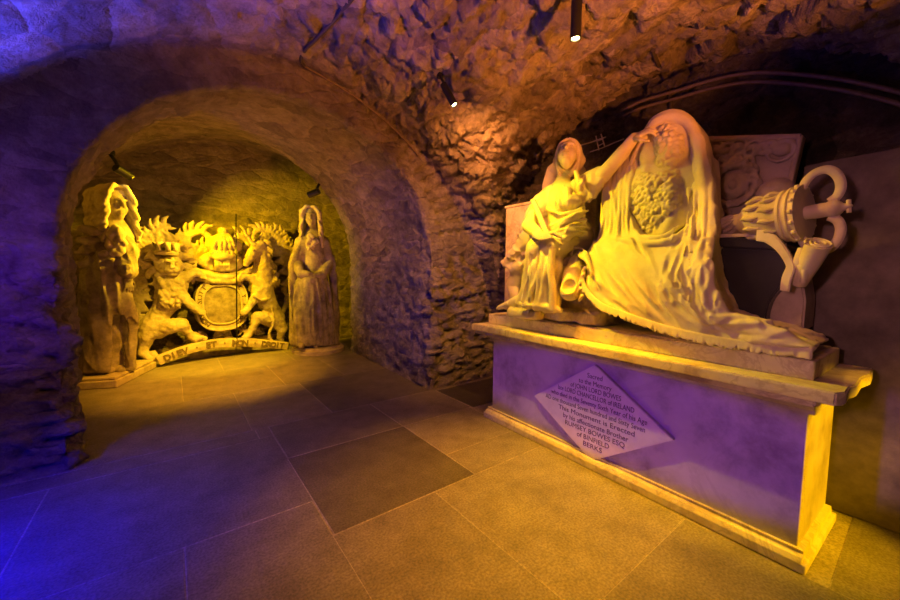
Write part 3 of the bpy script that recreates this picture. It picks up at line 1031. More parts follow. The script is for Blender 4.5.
v = Vol((2.36, 0.72, 1.30), (2.70, 1.48, 2.34), 0.007)
v.fn((2.48, 0.75, 1.34), (2.67, 1.45, 2.3), med_disc, 0.0)
ring_p = [mc + 0.99 * (math.cos(a) * mr + math.sin(a) * mu) + np.array([0.005, 0, 0]) for a in np.linspace(0, 2 * math.pi, 40)]
v.chain(ring_p, 0.022, 0.012)
v.rough(0.003, 14, 3)
v.build('oval_plaque', M_MARBLE, med)
# bust in relief, mostly curls
v = Vol((2.38, 0.78, 1.42), (2.60, 1.42, 2.26), 0.005)
def B(px, py, r, dx=0.0, k=0.012, sq=1.0):
    p = PX(px, py, 2.50 + dx)
    v.ell(p, (r * sq, r, r), None, k)
B(663, 150, 0.115, 0.03, 0.02, .6)
B(652, 156, 0.075, 0.0, 0.02, .7)
B(644, 154, 0.020, -0.025, .012); B(644, 162, 0.018, -0.02, .01); B(647, 169, 0.030, -0.01, .015); B(648, 147, .03, -.015, .015)
B(655, 176, 0.06, 0.02, .03, .7)
r_ = random.Random(3)
v.ell(PX(657, 197, 2.515), (0.055, 0.28, 0.25), None, 0.02)
v.ell(PX(668, 147, 2.52), (0.06, 0.16, 0.16), None, 0.02)
def bump(px, py, rr):
    p = PX(px, py, 2.44 + r_.uniform(-0.006, 0.012))
    e = ((px - 657) / 25) ** 2 + ((py - 196) / 34) ** 2 if py > 172 else ((px - 667) / 15) ** 2 + ((py - 147) / 21) ** 2
    p[0] += 0.05 * max(0, e - .2)
    p = PX(px, py, p[0])
    v.ell(p, (rr * 1.3, rr * r_.uniform(.8, 1.3), rr * r_.uniform(.8, 1.3)), None, 0.001)
for i in range(1900):
    px, py = r_.uniform(630, 692), r_.uniform(122, 236)
    h1 = ((px - 668) / 15) ** 2 + ((py - 146) / 22) ** 2 < 1 and px > 657 - (py < 138) * 8
    h2 = ((px - 657 + (py - 195) * .12) / 25) ** 2 + ((py - 196) / 36) ** 2 < 1 and not (px < 655 and py < 174)
    if not (h1 or h2) or (px > 664 and py > 214): continue
    bump(px, py, r_.uniform(.010, .018))
for j in range(5):   # cloak over the shoulder
    v.chain(pts([(684 - j, 205 + 5 * j, 2.50), (672 - j * 2, 218 + 4 * j, 2.47), (656 - j, 228 + 2 * j, 2.50)]), [0.02, 0.026, 0.02], 0.012, sub=3)
v.build('portrait_relief', M_MARBLE, med)

# ---- drapery
XZ = ([0.93, 0.99, 1.2, 1.36, 1.46, 1.6, 1.8, 2.0, 2.25], [2.19, 2.195, 2.21, 2.25, 2.33, 2.41, 2.46, 2.49, 2.5])


_zz = np.linspace(0.8, 2.4, 321)
_xx = np.convolve(np.pad(np.interp(_zz, *XZ), 20, mode='edge'), np.hanning(43)[1:-1] / np.hanning(43)[1:-1].sum(), mode='valid')


def XS(z):
    return np.interp(z, _zz, _xx)


def S(px, py, off=0.0):
    x = 2.35
    for _ in range(12):
        p = PX(px, py, x); x = float(XS(p[2])) + off
    return PX(px, py, x)


drp = thing('marble_drapery', 'great fringed marble cloth falling from the medallion over the front of the plinth', 'drapery', (2.3, 1.0, TOPZ))
outline = [(583, 252), (594, 240), (599, 214), (602, 190), (611, 168), (626, 149), (641, 134), (639, 160), (630, 180), (627, 205), (634, 228),
           (650, 241), (668, 240), (684, 226), (694, 205), (697, 175), (691, 150), (679, 128), (664, 120), (648, 128), (640, 134), (655, 119), (672, 113), (688, 116), (699, 130), (704, 152), (709, 158),
           (711, 190), (711, 235), (706, 260), (708, 290), (720, 312), (745, 324), (780, 333), (813, 349), (812, 353), (770, 349), (720, 343), (690, 336), (660, 329), (630, 319), (604, 308), (592, 298), (584, 288),
           (586, 275), (583, 262), (574, 257)]
poly = np.array([S(*p)[1:] for p in outline])


def polysd(Y, Z):
    sh = np.broadcast(Y, Z).shape
    Yb, Zb = np.broadcast_to(Y, sh), np.broadcast_to(Z, sh)
    d = np.full(sh, 9.0); ins = np.zeros(sh, bool)
    n = len(poly)
    for i in range(n):
        a, b = poly[i], poly[(i + 1) % n]
        e = b - a; L = e @ e + 1e-12
        t = np.clip(((Yb - a[0]) * e[0] + (Zb - a[1]) * e[1]) / L, 0, 1)
        d = np.minimum(d, np.hypot(Yb - a[0] - t * e[0], Zb - a[1] - t * e[1]))
        c = (a[1] > Zb) != (b[1] > Zb)
        with np.errstate(divide='ignore', invalid='ignore'):
            xi = (b[0] - a[0]) * (Zb - a[1]) / (b[1] - a[1] + 1e-12) + a[0]
        ins ^= c & (Yb < xi)
    return np.where(ins, -d, d)


def sheet(X, Y, Z):
    p = polysd(Y[0], Z[0])[None]
    xs = XS(Z)
    th = np.interp(Z, [0.93, 1.1, 1.4, 1.6, 2.3], [0.45, 0.42, 0.36, 0.20, 0.14])
    return np.maximum(p, np.maximum(xs + 0.006 - X, X - xs - th))


v = Vol((2.12, 0.26, 0.925), (2.70, 1.72, 2.34), 0.0075)
v.fn((2.15, 0.28, 0.93), (2.69, 1.7, 2.32), sheet, 0.0)
def fold(pp, r, k=0.006, off=0.008):
    q = [S(p[0], p[1], off + (0.028 if i == 0 else 0.016 if i == len(pp) - 1 else 0)) for i, p in enumerate(pp)]
    rr = r if hasattr(r, '__len__') else [r * 0.6] + [r] * (len(q) - 2) + [r * 0.7]
    v.chain(q, rr, k, sub=5)
def crease(pp, r=0.016, side=(3.4, -1.2), rr=0.026, dep=0.012):
    """a valley with the rolled edge of cloth beside it"""
    n = len(pp)
    fold([(p[0] + side[0], p[1] + side[1]) for p in pp], [rr * .35] + [rr] * (n - 2) + [rr * .5], 0.012, 0.012)
    fold([(p[0] - side[0] * 1.3, p[1] - side[1] * 1.3) for p in pp], [rr * .3] + [rr * .8] * (n - 2) + [rr * .4], 0.014, 0.012)
    q = [S(p[0], p[1], -0.006) for p in pp]
    v.chain(q, [r * .35] + [r] * (n - 2) + [r * .4], dep, 's', sub=5)
# swag over the top of the medallion
for dx, r, o in [(0, .026, -.012), (4.5, .024, 0.0), (-4, .022, -.014), (-8, .018, -.004)]:
    fold([(643, 135 - dx * .1), (655, 122 - dx * .5), (672, 116 - dx * .6), (687, 121 - dx * .5), (697 + dx * .5, 139), (703 + dx * .7, 168), (706 + dx * .8, 196)], [.012, r, r, r, r, r, r * .8], 0.006, o)
fold([(650, 124), (664, 117.5), (680, 119), (692, 132)], 0.018, 0.005, -.02)
# long fall on the right
for i, (xs_, r, o) in enumerate([((710, 711, 710, 706, 709, 722), .022, .004), ((705, 705, 704, 700, 702, 713), .020, -.008), ((700, 701, 699, 694, 696, 706), .018, .002), ((713, 713, 712, 709, 713, 728), .020, .008), ((695, 695, 693, 689, 690, 698), .018, -.004), ((690, 689, 687, 684, 684, 690), .014, .004)]):
    fold(list(zip(xs_, (165 + 4 * i, 195, 228, 262, 290, 316))) + [(xs_[-1] + 16, 330)], [.010, r, r, r, r, r, r * .6], 0.006, o)
# curtain between her arm and the medallion
for i in range(7):
    t = i / 6
    fold([(606 + 34 * t, 168 - 30 * t), (605 + 26 * t, 192 - 12 * t), (604 + 23 * t, 218), (598 + 32 * t, 240 + 2 * t)], [.012, 0.020 + 0.006 * (i % 2), .018, .008], 0.005, 0.006 + .006 * (i % 2))
# rolled hollow below the medallion
fold([(606, 238), (628, 240), (650, 244), (672, 240), (688, 226)], .024, .010, 0.004)
fold([(634, 232), (650, 238), (668, 235), (682, 222)], .018, .006, 0.0)
for p4 in [[(599, 262), (606, 277), (617, 291), (639, 313)], [(604, 292), (614, 304), (632, 315)], [(641, 268), (652, 290), (664, 311), (692, 335)], [(653, 264), (664, 286), (680, 308), (714, 333)],
           [(666, 260), (676, 282), (692, 304), (722, 334)], [(632, 232), (639, 246), (650, 260)], [(620, 262), (634, 286), (654, 310), (672, 326)], [(590, 268), (594, 284), (600, 298)], [(679, 256), (684, 276), (694, 298), (708, 318)]]:
    crease(p4)
# folds of the end lying on the plinth
for j in range(5):
    fold([(722 + 3 * j, 322 + 3.5 * j), (742 + 3 * j, 325 + 3.2 * j), (765 + 3 * j, 329 + 3 * j), (785 + 4 * j, 334 + 2.6 * j), (800 + 3 * j, 341 + 1.8 * j)], [.016, .026, .026, .022, .014], 0.005, 0.0 + .006 * (j % 2))
fold([(716, 322), (731, 317), (748, 320), (770, 324)], .024, .008, .02)
fold([(742, 320), (756, 324), (764, 333), (780, 338)], .018, .006, -.012)
# flap turned back over the jar
for j in range(4):
    fold([(560 + 3 * j, 249 + 2 * j), (574 + 2 * j, 248 + 3 * j), (586 + j, 252 + 4 * j), (592, 268 + 3 * j)], [.010, .016, .017, .014], 0.006, -0.014)
v.pleat((2.1, 0.70, 0.93), (2.6, 1.62, 1.52), lambda x, y, z: ((y - 0.85 * z) * 11, x * 3, (y + z) * 1.6), 0.013, .6, 13)
v.pleat((2.1, 1.10, 1.50), (2.7, 1.60, 2.25), lambda x, y, z: ((y - 0.25 * z) * 17, x * 3, z * 1.8), 0.012, .6, 14)
v.pleat((2.1, 0.60, 1.10), (2.7, 0.98, 2.15), lambda x, y, z: ((y + 0.05 * z) * 20, x * 14, z * 1.4), 0.013, .6, 15)
v.pleat((2.1, 0.27, 0.93), (2.7, 0.74, 1.15), lambda x, y, z: ((z + .12 * y) * 26, x * 10, y * 3), 0.013, .6, 16)
v.rough(0.003, 15, 12)
v.build('cloth', M_MARBLE, drp)
# fringe
v = Vol((2.08, 0.26, 0.88), (2.42, 1.62, 1.36), 0.006)
edge_px, _ = spline([np.array(p, float) for p in [(585, 270), (583, 281), (588, 293), (602, 306), (630, 317), (660, 327), (692, 335), (722, 341), (768, 347), (811, 351)]], [0] * 10, 24)
r_ = random.Random(5)
for p in edge_px:
    a = S(p[0], p[1] - 2.2, -0.004)
    b = a + np.array([-0.012 + r_.uniform(-.004, .004), r_.uniform(-.010, .004), -0.036 + r_.uniform(-.008, .006)])
    v.cap(a, b, 0.0085, 0.005, 0.003)
for p in [(584, 262), (585, 268), (583, 275), (581, 282), (580, 289), (582, 296)]:
    a = S(p[0], p[1], -0.01); v.cap(a, a + np.array([-.01, .015, -0.03]), 0.014, 0.008, 0.005)
v.build('fringe', M_MARBLE, drp)

# ---- backing slab behind the woman
bs = thing('backing_slab', 'plain upright marble slab standing behind the seated veiled woman', 'slab', (2.68, 2.1, TOPZ))
m = MB(); p, q = PX(506, 207, 2.64), PX(507, 303, 2.64)
m.box((2.64, 1.62, 0.935), (2.74, p[1], 1.93), 0.008)
m.build('slab_face', M_SLAB, bs)
m = MB(); m.box((2.63, 1.60, 1.93), (2.75, p[1] + 0.012, 1.955), 0.006)
m.build('top_edge', M_SLAB, bs)

# ---- dark sarcophagus
sar = thing('black_sarcophagus', 'black marble sarcophagus with curved sides to the right of the drapery', 'sarcophagus', (2.66, 0.66, TOPZ))
XF = 2.52
def YZ(px, py, x=XF):
    p = PX(px, py, x); return (p[1], p[2])
body = [YZ(*p) for p in [(700, 246), (783, 250), (790, 257), (792, 266), (788, 278), (779, 290), (770, 301), (766, 315), (766, 322), (700, 322)]]
m = MB(); m.prism(body, 0, XF, 2.86)
bmesh.ops.bevel(m.bm, geom=[e for e in m.bm.edges], offset=0.008, segments=2, affect='EDGES')
m.build('chest', M_BLACKM, sar, True)
m = MB(); m.prism([YZ(*p) for p in [(700, 236), (786, 241), (789, 245), (785, 250), (700, 246)]], 0, XF - 0.03, 2.88)
bmesh.ops.bevel(m.bm, geom=[e for e in m.bm.edges], offset=0.005, segments=2, affect='EDGES')
m.build('lid', M_BLACKM, sar)
m = MB(); m.prism([YZ(*p) for p in [(700, 235), (765, 233.5), (768, 236.5), (700, 238.5)]], 0, XF - 0.03, 2.80)
m.build('lid_rim', M_RELIEF, sar, False, None, 'pale rim strip along the lid')
m = MB(); m.prism([YZ(p[0], p[1], 2.60) for p in [(764, 322), (768, 303), (778, 290), (790, 279), (802, 276), (806, 300), (803, 332), (766, 332)]], 0, 2.60, 2.86)
bmesh.ops.bevel(m.bm, geom=[e for e in m.bm.edges], offset=0.01, segments=2, affect='EDGES')
m.build('scroll_foot', M_RELIEF, sar, False, None, 'brown marble scrolled foot')

# ---- robe-like sash and rolled parchment hanging at the right
par = thing('parchment_roll', 'rolled marble parchment and its folded strip hanging under the mace crown', 'scroll', PX(800, 255, 2.46))
m = MB()
cv = [np.array(p, float) for p in [(757, 235.5), (767, 237), (776, 243), (783, 251), (789, 261), (791, 268), (787, 279), (785, 291)]]
cs, _ = spline(cv, [0] * 8, 5)
def band(cs, wpx, x0, x1):
    L, Rr = [], []
    for i, p in enumerate(cs):
        t = unit(cs[min(i + 1, len(cs) - 1)] - cs[max(i - 1, 0)]); nn = np.array([-t[1], t[0]])
        w = wpx(i / (len(cs) - 1))
        L.append(YZ(*(p + nn * w), x0)); Rr.append(YZ(*(p - nn * w), x0))
    return L + Rr[::-1]
m.prism(band(cs, lambda t: 5.5 - 1.0 * t + 0.5 * math.sin(9 * t), 2.455, 0), 0, 2.44, 2.49)
bmesh.ops.bevel(m.bm, geom=[e for e in m.bm.edges if abs(e.verts[0].co.x - e.verts[1].co.x) < 1e-4], offset=0.006, segments=2, affect='EDGES')
m.build('folded_strip', M_MARBLE, par)
m = MB()
a, b = PX(819, 244, 2.42), PX(799, 284, 2.52)
m.tube([a, a * .5 + b * .5, b], [0.05, 0.042, 0.03], 18)
m.build('roll', M_MARBLE, par, True)
m = MB(); sp = []
d = unit(a - b); e1 = unit(np.cross(d, (0, 0, 1))); e2 = np.cross(e1, d)
for k in range(40):
    r = 0.052 - 0.0011 * k; t = k * 0.38
    sp.append(a + d * 0.004 + e1 * r * math.cos(t) + e2 * r * math.sin(t))
m.tube(sp, 0.005, 6)
m.build('spiral_end', M_MARBLE, par, True)
m = MB()
for j in range(3):
    m.tube([PX(801 + 3 * j, 248 + 4 * j, 2.47), PX(798 + 4 * j, 262 + 4 * j, 2.46), PX(797 + 3 * j, 274 + 4 * j, 2.48)], [0.012, 0.024, 0.014], 10)
m.build('loose_leaf', M_MARBLE, par, True)

# ---- the chancellor's mace
mace = thing('ceremonial_mace', 'carved marble mace with an open crown head lying across the black sarcophagus', 'mace', PX(770, 225, 2.55))
A, B_ = PX(706, 229, 2.60), PX(853, 205.5, 2.50)
L = np.linalg.norm(B_ - A); dv = (B_ - A) / L
def along(px):   # metres along the axis seen at pixel column px
    lo, hi = 0.0, L
    for _ in range(40):
        md = (lo + hi) / 2; p = A + dv * md - CAM
        cy, sy = math.cos(YAW), math.sin(YAW)
        f = -p[0] * sy + p[1] * cy; x = p[0] * cy + p[1] * sy
        f = f * math.cos(PITCH) - p[2] * math.sin(PITCH)
        if 450 + FPX * x / f < px: lo = md
        else: hi = md
    return lo
m = MB()
T = along
m.lathe(A, B_, [(0.0, 0.03), (T(712), 0.034), (T(714), 0.05), (T(717), 0.034), (T(722), 0.036), (T(735), 0.05), (T(741), 0.055), (T(744), 0.07), (T(747), 0.085), (T(754), 0.105), (T(765), 0.112),
                (T(778), 0.116), (T(786), 0.122)], 40)
m.build('mace_shaft', M_RELIEF, mace, True)
m = MB()
m.lathe(A, B_, [(T(784), 0.118), (T(785), 0.132), (T(788), 0.132), (T(789), 0.124), (T(792), 0.124), (T(793), 0.138), (T(796), 0.14), (T(797), 0.130), (T(802), 0.140), (T(804), 0.140), (T(805), 0.06)], 40)
side = unit(np.cross(dv, (0, 0, 1))); upm = np.cross(side, dv)
for k in range(16):
    a = k * math.pi / 8
    p = A + dv * T(799) + (side * math.cos(a) + upm * math.sin(a)) * 0.138
    m.tube([p, p + dv * 0.012, p + dv * 0.022], [0.010, 0.012, 0.004], 8)
m.build('crown_circlet', M_MARBLE, mace, True)
for k in range(2):
    a = k * math.pi + 0.05 + math.pi / 2
    rv = side * math.cos(a) + upm * math.sin(a)
    prof = [(T(801), 0.125), (T(806), 0.165), (T(815), 0.192), (T(827), 0.192), (T(836), 0.158), (T(840), 0.105), (T(837), 0.06), (T(829), 0.036)]
    pp, _ = spline([A + dv * t + rv * r for t, r in prof], [0] * len(prof), 5)
    m = MB(); m.tube(pp, 0.020, 10, 0.6, tuple(np.cross(rv, dv)))
    m.build('crown_arch', M_MARBLE, mace, True)
m = MB()
m.lathe(A, B_, [(T(800), 0.03), (T(806), 0.034), (T(820), 0.036), (T(826), 0.034), (T(829), 0.040), (T(833), 0.043), (T(837), 0.040), (T(841), 0.026), (T(842), 0.02), (T(846), 0.014), (L - 0.01, 0.012), (L, 0.004)], 20)
p = A + dv * T(848)
m.tube([p - upm * 0.03, p + upm * 0.03], 0.009, 8)
m.build('finial_orb_and_cross', M_MARBLE, mace, True)
m = MB()   # acanthus carving on the swelling of the shaft
r_ = random.Random(9)
for k in range(26):
    a = k * 2 * math.pi / 13 + (0.25 if k > 12 else 0)
    t0 = T(750) if k < 13 else T(766)
    q = []
    for j in range(6):
        tt = t0 + (T(781) - T(762)) * j / 5
        rr = 0.106 + 0.014 * math.sin(j / 5 * math.pi) + (0.006 if k > 12 else 0)
        aa = a + 0.05 * math.sin(j * 1.4 + k)
        q.append(A + dv * tt + (side * math.cos(aa) + upm * math.sin(aa)) * rr)
    m.tube(q, [0.004, 0.009, 0.013, 0.012, 0.008, 0.003], 8)
for k in range(9):
    a = k * 2 * math.pi / 9
    q = [A + dv * (T(719) + (T(739) - T(719)) * j / 4) + (side * math.cos(a + .3 * j) + upm * math.sin(a + .3 * j)) * (0.036 + .004 * j) for j in range(5)]
    m.tube(q, [0.006, 0.012, 0.014, 0.012, 0.005], 8)
m.build('acanthus_carving', M_RELIEF, mace, True)

# ---- carved relief panel at the back
XP = 2.80
pan = thing('carved_relief_panel', 'tall marble panel carved with scrolls and a wreathed shield behind the mace', 'panel', (XP + 0.05, 0.75, TOPZ))
c4 = [PX(704, 136, XP), PX(803, 133, XP), PX(788, 200, XP), PX(783, 262, XP), PX(700, 262, XP)]
m = MB()
m.prism([(p[1], p[2]) for p in c4[:3]] + [(c4[3][1], 0.95), (c4[4][1] + 0.1, 0.95)], 0, XP, XP + 0.09)
bmesh.ops.bevel(m.bm, geom=[e for e in m.bm.edges], offset=0.01, segments=2, affect='EDGES')
m.build('panel_slab', M_RELIEF, pan)
m = MB()
m.tube([PX(706, 140, XP - .01), PX(800, 137, XP - .01)], 0.014, 8); m.tube([PX(800, 137, XP - .01), PX(786, 200, XP - .01)], 0.014, 8)
m.build('raised_border', M_RELIEF, pan, True)
v = Vol((XP - 0.10, 0.40, 1.45), (XP + 0.03, 1.05, 2.25), 0.006)
r_ = random.Random(11)
def curl(c, r, a0, turns=1.4, w=0.016, sgn=1, tilt=None, k=0.006, x=XP, n=14):
    q, rr = [], []
    for j in range(n):
        t = j / (n - 1); a = a0 + sgn * turns * 2 * math.pi * t; rad = r * (1 - 0.75 * t)
        q.append(c + np.array([-0.012 * t, rad * math.cos(a), rad * math.sin(a)])); rr.append(w * (0.55 + 0.6 * t))
    v.chain(q, rr, k)
for (px, py, r, a0, s) in [(716, 151, .05, 2, 1), (727, 149, .055, 0, -1), (738, 149, .06, 1, 1), (752, 150, .06, 3, -1), (764, 148, .05, 1, 1), (783, 149, .075, 0, -1), (772, 146, .045, 2, 1),
                           (722, 165, .05, 4, 1), (735, 162, .05, 2, -1), (748, 163, .045, 5, 1), (712, 192, .06, 1, 1), (716, 208, .055, 0, -1), (755, 185, .06, 3, 1), (760, 200, .055, 2, -1), (724, 216, .05, 5, 1), (750, 172, .05, 0, 1)]:
    curl(PX(px, py, XP - 0.012), r, a0, 1.3, .016, s)
for (px, py, r) in [(716, 151, .02), (738, 149, .028), (783, 149, .035), (757, 151, .02), (722, 150, .022)]:
    v.ell(PX(px, py, XP - 0.02), (.025, r, r), None, 0.01)
w0 = PX(734, 185, XP - 0.015)
v.ell(w0, (0.045, 0.075, 0.085), None, 0.01)
v.ell(w0 + np.array([-0.045, 0, 0]), (0.022, 0.045, 0.055), None, 0.006, 's')
v.ell(w0 + np.array([-0.03, 0, 0]), (0.02, 0.02, 0.03), None, 0.008)
for k in range(18):
    a = k * 2 * math.pi / 18
    p = w0 + np.array([-0.012, 0.105 * math.cos(a), 0.115 * math.sin(a)])
    t = np.array([0, -math.sin(a), math.cos(a)])
    v.cap(p, p + t * 0.035 + np.array([-0.012, 0.012 * math.cos(a), 0.012 * math.sin(a)]), 0.02, 0.010, 0.006)
v.rough(0.004, 20, 3)
v.build('carved_scrolls', M_RELIEF, pan)
# rounded boss seen above the mace
bos = thing('draped_marble_cushion', 'rounded marble cushion tucked between the mace and the relief panel', 'cushion', PX(776, 195, 2.68))
v = Vol((2.56, 0.45, 1.5), (2.80, 0.78, 1.86), 0.007)
v.ell(PX(776, 192, 2.70), (0.08, 0.085, 0.075), None, 0.02)
v.ell(PX(776, 205, 2.70), (0.085, 0.11, 0.07), None, 0.03)
v.chain(pts([(765, 196, 2.64), (776, 200, 2.615), (788, 197, 2.64)]), 0.012, 0.01)
v.rough(0.008, 14, 5)
v.build('cushion', M_RELIEF, bos)

# ---- slate slab standing against the wall at the right
slt = thing('dark_slate_slab', 'tall dark slate slab standing against the wall right of the tomb', 'slab', (2.90, 0.1, 0))
m = MB()
m.prism([(0.47, 0.0), (0.49, 1.925), (0.14, 1.935), (-0.9, 1.95), (-0.9, 0.0)], 0, 2.89, 2.95)
bmesh.ops.bevel(m.bm, geom=[e for e in m.bm.edges], offset=0.006, segments=2, affect='EDGES')
m.build('slate_face', M_SLATE, slt)
slt2 = thing('narrow_slate_slab', 'narrow dark slate slab standing edge to edge behind the tomb end', 'slab', (2.94, 0.65, 0))
m = MB(); m.prism([(0.50, 0.0), (0.515, 1.74), (0.86, 1.74), (0.86, 0.0)], 0, 2.91, 2.96)
bmesh.ops.bevel(m.bm, geom=[e for e in m.bm.edges], offset=0.006, segments=2, affect='EDGES')
m.build('slate_face', M_SLATE, slt2)
#PART4
# ================================================================== the royal arms in the alcove
AO = np.array([-0.2, 6.45, 0.0]); APH = R(8.5)
AE = np.array([math.cos(APH), math.sin(APH), 0]); AN = np.array([-math.sin(APH), math.cos(APH), 0])


def Q2(px, py, d=0.0):
    r = ray(px, py)
    t = (AN @ (AO - CAM) + d) / (AN @ r)
    p = CAM + r * t
    return np.array([AE @ (p - AO), d, p[2]])


def qs(lst):
    return [Q2(*p) for p in lst]


arms = thing('royal_coat_of_arms', 'large gilded stone coat of arms with lion and unicorn leaning on the alcove back wall', 'coat of arms', tuple(AO), rotz=APH, local=True)
HA = 0.0095

# lion supporter, crowned
v = Vol((-0.5, -0.42, 0.0), (0.62, 0.22, 1.85), HA)
v.chain(qs([(172, 285, -.12), (170, 298, -.12), (160, 314, -.08), (152, 327, -.06)]), [0.19, 0.165, 0.125, 0.15], 0.04)
hd = Q2(170, 266, -.20)
v.ell(hd, (0.16, 0.12, 0.135), None, 0.03)
v.ell(Q2(172.5, 270, -.31), (0.085, 0.075, 0.055), None, 0.025)
v.ell(Q2(173, 274.5, -.30), (0.06, 0.05, 0.028), None, 0.012)
v.ell(Q2(172.8, 267.5, -.385), (0.032, 0.02, 0.018), None, 0.006)
v.cap(Q2(170.3, 272.6, -.385), Q2(175.3, 272.6, -.385), .010, None, .004, 's')
v.cap(Q2(171.5, 260, -.30), Q2(172.6, 267, -.37), .030, .026, .015)
for p in [(168.2, 263.5, -.325), (176, 264.2, -.325)]:
    v.ell(Q2(*p), (0.034, 0.03, 0.022), None, 0.01, 's')
    v.ell(Q2(p[0], p[1], p[2] + .012), (0.02, 0.018, 0.016), None, 0.003)
    v.cap(Q2(p[0] - 2, p[1] - 3, p[2] - .01), Q2(p[0] + 2, p[1] - 3, p[2] - .01), .02, None, .01)
r_ = random.Random(21)
for i in range(46):   # mane locks
    a = i * 2.399
    rad = .13 + .05 * (i % 3)
    dr = np.array([math.cos(a), 0, math.sin(a)]); sw = np.array([-math.sin(a), 0, math.cos(a)]) * r_.choice((-1, 1))
    c = hd + dr * rad + np.array([.02, .02 + .03 * (i % 3), -.01])
    v.chain([c, c + dr * .05 + sw * .015, c + dr * .085 + sw * .045, c + dr * .10 + sw * .08], [.036, .036, .026, .012], .005, sub=2)
for i in range(46):
    c = Q2(r_.uniform(160, 184), r_.uniform(277, 304), -.25 + r_.uniform(-.03, .03))
    w = r_.uniform(-.5, .5)
    v.chain([c, c + np.array([.04 * w, -.025, -.04]), c + np.array([.05 * w + .03, -.01, -.085])], [0.032, 0.028, 0.010], 0.005, sub=2)
v.chain(qs([(152, 327, -.1), (147, 336, -.12), (145, 345, -.1), (143, 352, -.1)]), [0.14, 0.10, 0.06, 0.05], 0.03)
v.chain(qs([(143, 353, -.1), (149, 357, -.16), (155, 358, -.18)]), [0.06, 0.06, 0.045], 0.02)
v.chain(qs([(157, 330, -.12), (170, 326, -.2), (182, 324, -.22), (187, 331, -.2), (192, 336, -.18)]), [0.12, 0.10, 0.085, 0.06, 0.045], 0.03)
v.chain(qs([(191, 336.5, -.18), (197, 338.5, -.2), (202, 338.5, -.2)]), [0.055, 0.055, 0.04], 0.02)
v.chain(qs([(178, 291, -.2), (186, 300, -.24), (195, 308, -.24), (199, 311, -.25)]), [0.10, 0.065, 0.055, 0.05], 0.03)
v.chain(qs([(180, 280, -.18), (188, 276, -.22), (196, 272, -.24), (201, 275, -.24)]), [0.09, 0.065, 0.055, 0.045], 0.03)
for c in [(156, 358.5, -.2), (203, 339, -.21), (200, 312, -.27), (202, 276, -.26)]:
    p = Q2(*c)
    for j in (-1, 0, 1): v.cap(p + np.array([0.0, -.01, .022 * j]), p + np.array([.045, -.03, .022 * j - .012]), .018, .012, .004)
v.chain(qs([(147, 328, 0), (139, 322, .02), (136, 308, .02), (141, 297, .02), (137, 287, .02), (141, 280, .0)]), [0.035, 0.03, 0.03, 0.034, 0.05, 0.03], 0.01, sub=4)
v.rough(0.022, 17, 2, 4)
v.build('lion', M_LIME, arms)
m = MB()   # the lion's own crown
cb = Q2(166.5, 253, -.2)
m.lathe(cb - np.array([0, 0, .03]), cb + np.array([0, 0, .2]), [(0, .125), (.03, .14), (.05, .13), (.055, .115)], 24)
for k in range(8):
    a = k * math.pi / 4
    p = cb + np.array([.125 * math.cos(a), .125 * math.sin(a), .02]); q = cb + np.array([.06 * math.cos(a), .06 * math.sin(a), .12])
    m.tube([p, (p + q) / 2 + np.array([.03 * math.cos(a), .03 * math.sin(a), .05]), q], [.03, .034, .03], 8)
m.build('lion_crown', M_LIME, arms, True)

# unicorn supporter
v = Vol((0.72, -0.42, 0.05), (1.82, 0.22, 1.95), HA)
v.chain(qs([(261, 288, -.14), (266, 300, -.14), (272, 311, -.1), (275, 319, -.08)]), [0.18, 0.15, 0.13, 0.15], 0.04)
v.chain(qs([(262, 284, -.14), (263, 268, -.15), (261, 254, -.16), (258, 246, -.18)]), [0.17, 0.15, 0.12, 0.10], 0.04)
v.chain(qs([(258, 246, -.2), (252, 254, -.25), (248, 261, -.27)]), [0.10, 0.075, 0.055], 0.03)
v.chain(qs([(247, 262, -.28), (246, 264, -.28)]), [0.05, 0.04], 0.01)
v.cap(Q2(260, 239, -.18), Q2(262, 233, -.16), .035, .012, .01)
v.chain(qs([(254, 245, -.27), (247, 235, -.3), (243, 228, -.32)]), [0.035, 0.024, 0.01], 0.01)
v.ell(Q2(253, 250, -.32), (.022, .02, .02), None, .004)
r_ = random.Random(22)
for i in range(36):
    t = r_.random()
    c = Q2(262 + 9 * t + r_.uniform(-3, 3), 240 + 42 * t, -.18 + r_.uniform(-.05, .05))
    v.chain([c, c + np.array([.06, -.03, -.02]), c + np.array([.09, -.01, -.08])], [0.04, 0.036, 0.014], 0.01)
v.chain(qs([(276, 319, -.1), (282, 329, -.14), (280, 338, -.1), (282, 346, -.1), (284, 349, -.14)]), [0.14, 0.085, 0.05, 0.045, 0.055], 0.03)
v.chain(qs([(272, 320, -.12), (263, 318, -.2), (257, 317, -.22), (254, 326, -.2), (249, 335, -.18), (245, 338, -.2)]), [0.12, 0.095, 0.085, 0.055, 0.045, 0.05], 0.03)
v.chain(qs([(259, 292, -.2), (253, 301, -.24), (247, 309, -.24), (243, 313, -.25)]), [0.10, 0.06, 0.05, 0.05], 0.03)
v.chain(qs([(257, 281, -.18), (250, 278, -.22), (243, 276, -.24), (239, 279, -.24)]), [0.09, 0.06, 0.05, 0.05], 0.03)
v.chain(qs([(279, 315, 0), (285, 308, .0), (287, 296, .0), (284, 288, .0), (287, 280, 0)]), [0.035, 0.035, 0.045, 0.05, 0.02], 0.01, sub=4)
# chain about the body
v.chain(qs([(254, 296, -.3), (262, 300, -.31), (270, 298, -.27)]), .022, .006, sub=3)
v.chain(qs([(270, 300, -.25), (274, 320, -.25), (269, 334, -.2), (272, 342, -.18)]), .02, .006, sub=3)
v.rough(0.022, 17, 5, 4)
v.build('unicorn', M_LIME, arms)

